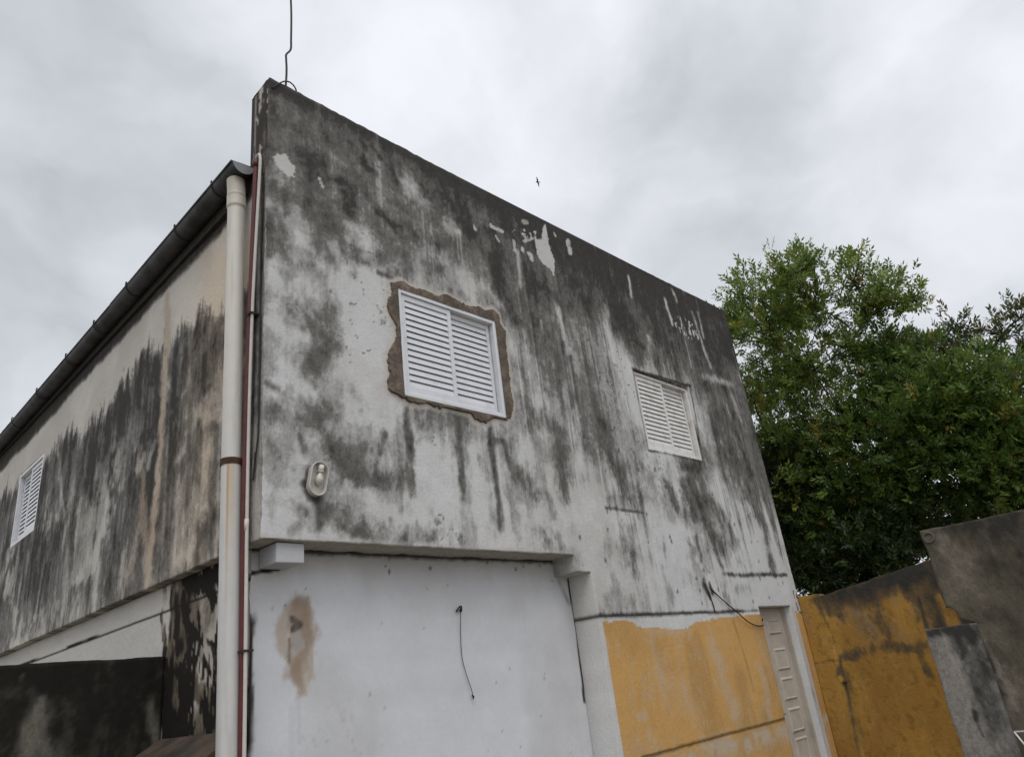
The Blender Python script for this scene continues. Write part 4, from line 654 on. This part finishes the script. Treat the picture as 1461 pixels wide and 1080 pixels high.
def pil_color(u, v):
    n = len(u); c = lerp(const((.30, .275, .25), n), (.24, .225, .205), sstep(.35, .7, fbm(u * 6, v * 2, 151)))
    D = .12 + (fbm(u * 7, v * 2, 152) - .5) * .4 + sstep(-2.0, -2.12, u - (v - 1.65) * .0) * .25; D = 1 - (1 - np.clip(D, 0, 1)) * (1 - strokes(u, v, P_ST, 'd')); D = np.clip(D + (fbm(u * 14, v * 7, 153, 5, .7) - .5) * .6, 0, 1)
    return mould_mix(c, D, u, v, 1.0, (.14, .135, .125))[0]
pil = wall_sheet('wall_pier', lines([-2.215, -1.835], .012), lines([0, 1.65], .015), lambda u, v: u < 9, lambda u, v, n: np.stack([n + 4.94, u, v], 1), pil_color, M['wall'], None, .2,
                 disp=lambda u, v: np.stack([0 * u, (fbm(v * 7, u * 0, 154) - .5) * .03 * (u > -1.8351) + (fbm(v * 5, u * 0, 155) - .5) * .02 * (u < -2.2149), (fbm(u * 20, u * 0, 156) - .5) * .012 * (v > 1.649)], 1))
tag(pil, 'low grey plaster pier with a black stained top, leaning on the taller boundary wall', 'pier')
def low_color(u, v):
    n = len(u); c = const((.2, .19, .165), n); D = np.clip(.84 + (fbm(u * 4, v * 2, 161, 5, .65) - .5) * .75, 0, 1) * (1 - strokes(u, v, LW_ST, 'l')); D = np.clip(D + (fbm(u * 12, v * 5, 162) - .5) * .2, 0, 1)
    return mould_mix(c, D, u, v, 1.2)[0] * np.array((.34, .33, .30))[None, :] * (1 + 1.2 * sstep(.75, .3, D))[:, None]
lw = wall_sheet('low_wall', lines([-4.2, .068], .022), lines([0, 2.073], .022), lambda u, v: u < 9, lambda u, v, n: np.stack([u, 1.45 + n, v], 1), low_color, M['wall'], None, .15,
                disp=lambda u, v: np.stack([0 * u, (fbm(u * 3, v * 3, 163) - .5) * .015 * (u < 0), (fbm(u * 5, u * 0, 164) - .5) * .02 * (v > 2.072)], 1))
tag(lw, 'low wall black with mould, standing against the side of the house behind the downpipe', 'wall')
# sloping earth-brown slab at the foot of the side wall
sv = []; sfc = []; nu_, nv_ = 30, 30
for i in range(nu_):
    for j in range(nv_):
        a = i / (nu_ - 1); y = .33 + 1.09 * j / (nv_ - 1); x = .06 - .75 * a
        sv.append((x, y, 1.56 - .40 * a - .06 * (1 - j / 29) * a + (float(fbm(np.array(x * 5.), np.array(y * 5.), 171)) - .5) * .05 * min(1, a * 6)))
k = len(sv)
for i in range(nu_ - 1):
    for j in range(nv_ - 1): q = i * nv_ + j; sfc.append((q, q + nv_, q + nv_ + 1, q + 1))
rim = [j for j in range(nv_)] + [i * nv_ + nv_ - 1 for i in range(1, nu_)] + [(nu_ - 1) * nv_ + j for j in range(nv_ - 2, -1, -1)] + [i * nv_ for i in range(nu_ - 2, 0, -1)]
for r in rim: sv.append((sv[r][0], sv[r][1], 0.0))
for a in range(len(rim)): b2 = (a + 1) % len(rim); sfc.append((rim[a], rim[b2], k + b2, k + a))
sm = bpy.data.meshes.new('concrete_slab'); sm.from_pydata(sv, [], sfc)
tag(link('concrete_slab', sm, M['slab'], None, False), 'earth brown sloping concrete slab in the corner behind the white downpipe', 'slab')
# rubble and scrap at the right edge
def rock(name, c, s, seed, mat, label, cat, group=None):
    r = random.Random(seed); import bmesh
    bm = bmesh.new(); bmesh.ops.create_icosphere(bm, subdivisions=3, radius=1)
    ax = [Vector((r.uniform(-1, 1), r.uniform(-1, 1), r.uniform(-1, 1))).normalized() for _ in range(9)]; dd = [r.uniform(.55, .85) for _ in ax]
    for v in bm.verts:
        p = v.co.copy()
        for a, d in zip(ax, dd):
            t = p.dot(a)
            if t > d: p -= a * (t - d)
        p *= 1 + .05 * math.sin(p.x * 13 + seed) * math.cos(p.y * 11)
        v.co = Vector((p.x * s[0], p.y * s[1], p.z * s[2]))
    me = bpy.data.meshes.new(name); bm.to_mesh(me); bm.free(); o = link(name, me, M[mat]); o.location = c; return tag(o, label, cat, group)
mound = rock('rubble_mound', (4.55, -2.95, .25), (.48, .7, .8), 4, 'rubble', 'dark heap of rubble against the foot of the boundary wall', 'rubble')
rock('rubble_chunk', (4.72, -2.56, .98), (.13, .12, .10), 9, 'rubble', 'dark lump of rubble touching the boundary wall, highest on the heap', 'rubble', 'lumps on the rubble heap')
rock('rubble_chunk', (4.6, -2.66, .93), (.12, .12, .085), 12, 'rubble', 'dark lump of rubble just above the white wire frame', 'rubble', 'lumps on the rubble heap')
wf = MB(); o4 = [(4.28, -2.40, .93), (4.28, -2.72, .93), (4.22, -2.72, .80), (4.24, -2.46, .82)]
for a in range(4): wf.tube([o4[a], o4[(a + 1) % 4]], .006, 6)
wf.tube([(4.28, -2.50, .93), (4.27, -2.505, .905)], .005, 6).tube([(4.28, -2.5, .91), (4.23, -2.72, .87)], .005, 6).tube([(4.28, -2.6, .93), (4.23, -2.6, .81)], .005, 6)
tag(wf.build('wire_frame', M['whitewire'], None, True), 'small bent white wire frame lying on the dark rubble', 'scrap')
bk = MB().face_box(-.12, .12, -.3, .3, -.03, .03).build('clay_slab', M['brick'], None, bevel=.008); bk.location = (4.2, -2.52, .735); bk.rotation_euler = (.12, .1, .2)
tag(bk, 'reddish clay slab on the rubble below the white wire frame', 'slab')

# ------------------------------------------------------------ trees
def leaf_material(name, a, b):
    m = bpy.data.materials.new(name); m.use_nodes = True; N = m.node_tree.nodes; L = m.node_tree.links
    for n in list(N): N.remove(n)
    o = N.new('ShaderNodeOutputMaterial'); at = N.new('ShaderNodeAttribute'); at.attribute_name = 'Col'
    df = N.new('ShaderNodeBsdfPrincipled'); df.inputs['Roughness'].default_value = .45; df.inputs['Specular IOR Level'].default_value = .35
    tr = N.new('ShaderNodeBsdfTranslucent'); mxs = N.new('ShaderNodeMixShader'); mxs.inputs[0].default_value = .33
    L.new(at.outputs['Color'], df.inputs['Base Color']); L.new(at.outputs['Color'], tr.inputs['Color'])
    L.new(df.outputs[0], mxs.inputs[1]); L.new(tr.outputs[0], mxs.inputs[2]); L.new(mxs.outputs[0], o.inputs[0]); return m
LEAF = leaf_material('leaf', None, None)
def tree(name, base, blobs, seed, label, dens, hue, leaf_len, group='trees behind the yellow wall', twigr=.006, skip=0):
    rng = np.random.default_rng(seed); rd = random.Random(seed)
    root = empty(name, base, label, 'tree', group); B = Vector(base)
    wood = MB(); top = Vector((sum(b[0] for b in blobs) / len(blobs), sum(b[1] for b in blobs) / len(blobs), max(b[2] for b in blobs) * .72)) - B
    fork = Vector((top.x * .25, top.y * .25, min(1.6, top.z * .35)))
    wood.tube(smooth_curve([(0, 0, -.1), (fork.x * .3, fork.y * .5, fork.z * .5), fork], 4), [.13 - .004 * i for i in range(9)], 9)
    V = []; F = []; Cc = []; nodes = [(fork, .085)]
    order = sorted(blobs, key=lambda b: (Vector(b[:3]) - B - fork).length)
    for bx, by, bz, br in order:
        c = Vector((bx, by, bz)) - B
        near = min(nodes, key=lambda n: (n[0] - c).length + .35 * max(0, n[0].z - c.z + .2) * 3)
        s, sr = near; d = c - s; mid = s + d * .5 + Vector((rd.uniform(-.1, .1), rd.uniform(-.1, .1), rd.uniform(.0, .18))) * d.length * .5
        r1 = max(.012, sr * .62); P = smooth_curve([s, mid, c], 5); wood.tube(P, [sr * .8 + (r1 - sr * .8) * i / (len(P) - 1) for i in range(len(P))], 6); nodes.append((c, r1)); nodes.append((Vector(mid), (sr * .8 + r1) / 2))
        nt = max(5, int(26 * br)); ends = []
        for _ in range(nt):
            v = Vector(rng.normal(size=3)).normalized(); v.z = v.z * .8 + .25; e = c + v * br * rd.uniform(.55, 1.05)
            m_ = c.lerp(e, .5) + Vector((rd.uniform(-1, 1), rd.uniform(-1, 1), rd.uniform(-.2, 1))) * br * .12
            wood.tube([c, m_, e], [r1 * .55, twigr * 1.3, twigr * .5], 4, False); ends.append((c, m_, e))
        ns_ = int(dens * br ** 2.1)
        for _ in range(ns_):
            c0, m0, e0 = rd.choice(ends); t = rd.random() ** .6
            p = (c0.lerp(m0, t * 2) if t < .5 else m0.lerp(e0, t * 2 - 1)) + Vector(rng.normal(size=3)) * br * .16
            out_ = (p - c); ax = (out_ * .7 / max(br, .1) + Vector((0, 0, .45)) + Vector(rng.normal(size=3)) * .45).normalized(); nl = rd.randint(7, 12); L_ = leaf_len * rd.uniform(.75, 1.2)
            sd_v = ax.cross(Vector(rng.normal(size=3))).normalized(); tw = L_ * .42
            g = rng.random(); yel = rd.random() < hue[3]; base_c = np.array(hue[0]) * (1 - g) + np.array(hue[1]) * g
            if yel: base_c = np.array(hue[2])
            for l in range(nl):
                q = p + ax * (tw * (l // 2) * .9); side_ = sd_v if l % 2 else -sd_v
                dr = (side_ * .8 + ax * .75 + Vector(rng.normal(size=3)) * .22 + Vector((0, 0, -.12))).normalized()
                if l == nl - 1: dr = ax
                wv = dr.cross(ax.cross(sd_v) + Vector(rng.normal(size=3)) * .35); 
                if wv.length < 1e-3: continue
                wv = wv.normalized() * L_ * .17; n_ = dr.cross(wv).normalized() * L_ * .05; k = len(V)
                V += [tuple(q), tuple(q + dr * L_ * .42 + wv + n_), tuple(q + dr * L_), tuple(q + dr * L_ * .42 - wv + n_)]
                F.append((k, k + 1, k + 2, k + 3)); cc_ = base_c * rd.uniform(.75, 1.25); Cc += [cc_] * 4
    wood.build('trunk', M['bark'], root, True)
    me = bpy.data.meshes.new('crown'); V = np.array(V, np.float32); Fa = np.array(F, np.int32)
    me.vertices.add(len(V)); me.vertices.foreach_set('co', V.ravel()); me.loops.add(Fa.size); me.loops.foreach_set('vertex_index', Fa.ravel())
    me.polygons.add(len(Fa)); me.polygons.foreach_set('loop_start', np.arange(0, Fa.size, 4, dtype=np.int32)); me.update(calc_edges=True); set_col(me, np.array(Cc))
    link('crown', me, LEAF, root); return root
GREEN = ((.09, .15, .03), (.215, .28, .05), (.30, .28, .05), .08)
tree('leafy_tree', (8.9, .2, 0), TREES[0], 11, 'tall leafy tree rising beside the right edge of the house', (560,900,230,900)[0], GREEN, .08)
tree('bushy_tree', (9.45, -1.4, 0), TREES[1], 12, 'dense dark bushy tree behind the grey boundary wall', (560,900,230,900)[1], ((.05, .10, .022), (.145, .215, .035), (.25, .22, .04), .05), .085)
tree('understorey_tree', (8.9, -.6, 0), TREES[3], 14, 'low dark shrubby tree filling the gap above the yellow yard wall', (560,900,230,900)[3], ((.022, .042, .012), (.045, .07, .016), (.08, .08, .02), .03), .09)
tree('thin_tree', (12.0, -2.0, 0), TREES[2], 13, 'sparse thin tree with bare twigs against the sky at the right edge', (560,900,230,900)[2], ((.06, .085, .03), (.1, .12, .045), (.16, .12, .04), .1), .1, twigr=.008)

# ------------------------------------------------------------ bird
bv = MB(); bv.tube([(-.085, 0, .0), (-.07, 0, .004), (-.03, 0, .006), (.03, 0, .006), (.075, 0, .01), (.1, 0, .012), (.125, 0, .008)], [.004, .016, .03, .034, .024, .02, .003], 10)
def wing(s):
    k = len(bv.v); pr = [(.045, s * .02, .02), (.06, s * .12, .06), (.035, s * .24, .05), (.0, s * .3, .03), (-.02, s * .2, .035), (-.035, s * .1, .04), (-.035, s * .02, .018)]
    bv.v += pr + [(x, y, z - .008) for x, y, z in pr]; n = 7
    bv.f += [tuple(range(k, k + n)), tuple(range(k + n, k + 2 * n))[::-1]] + [(k + i, k + (i + 1) % n, k + n + (i + 1) % n, k + n + i) for i in range(n)]
wing(1); wing(-1)
k = len(bv.v); bv.v += [(-.07, .01, .004), (-.07, -.01, .004), (-.15, -.03, .004), (-.15, .03, .004), (-.07, .01, -.004), (-.07, -.01, -.004), (-.15, -.03, -.002), (-.15, .03, -.002)]
bv.f += [(k, k + 1, k + 2, k + 3), (k + 7, k + 6, k + 5, k + 4), (k + 2, k + 6, k + 7, k + 3)]
bird = tag(bv.build('bird', M['bird'], None, True), 'tiny dark bird flying in the sky above the roof edge', 'bird'); bird.location = (12.3, 7.15, 15.34); bird.rotation_euler = (.5, -.5, 1.9); bird.scale = (.6, .6, .6)
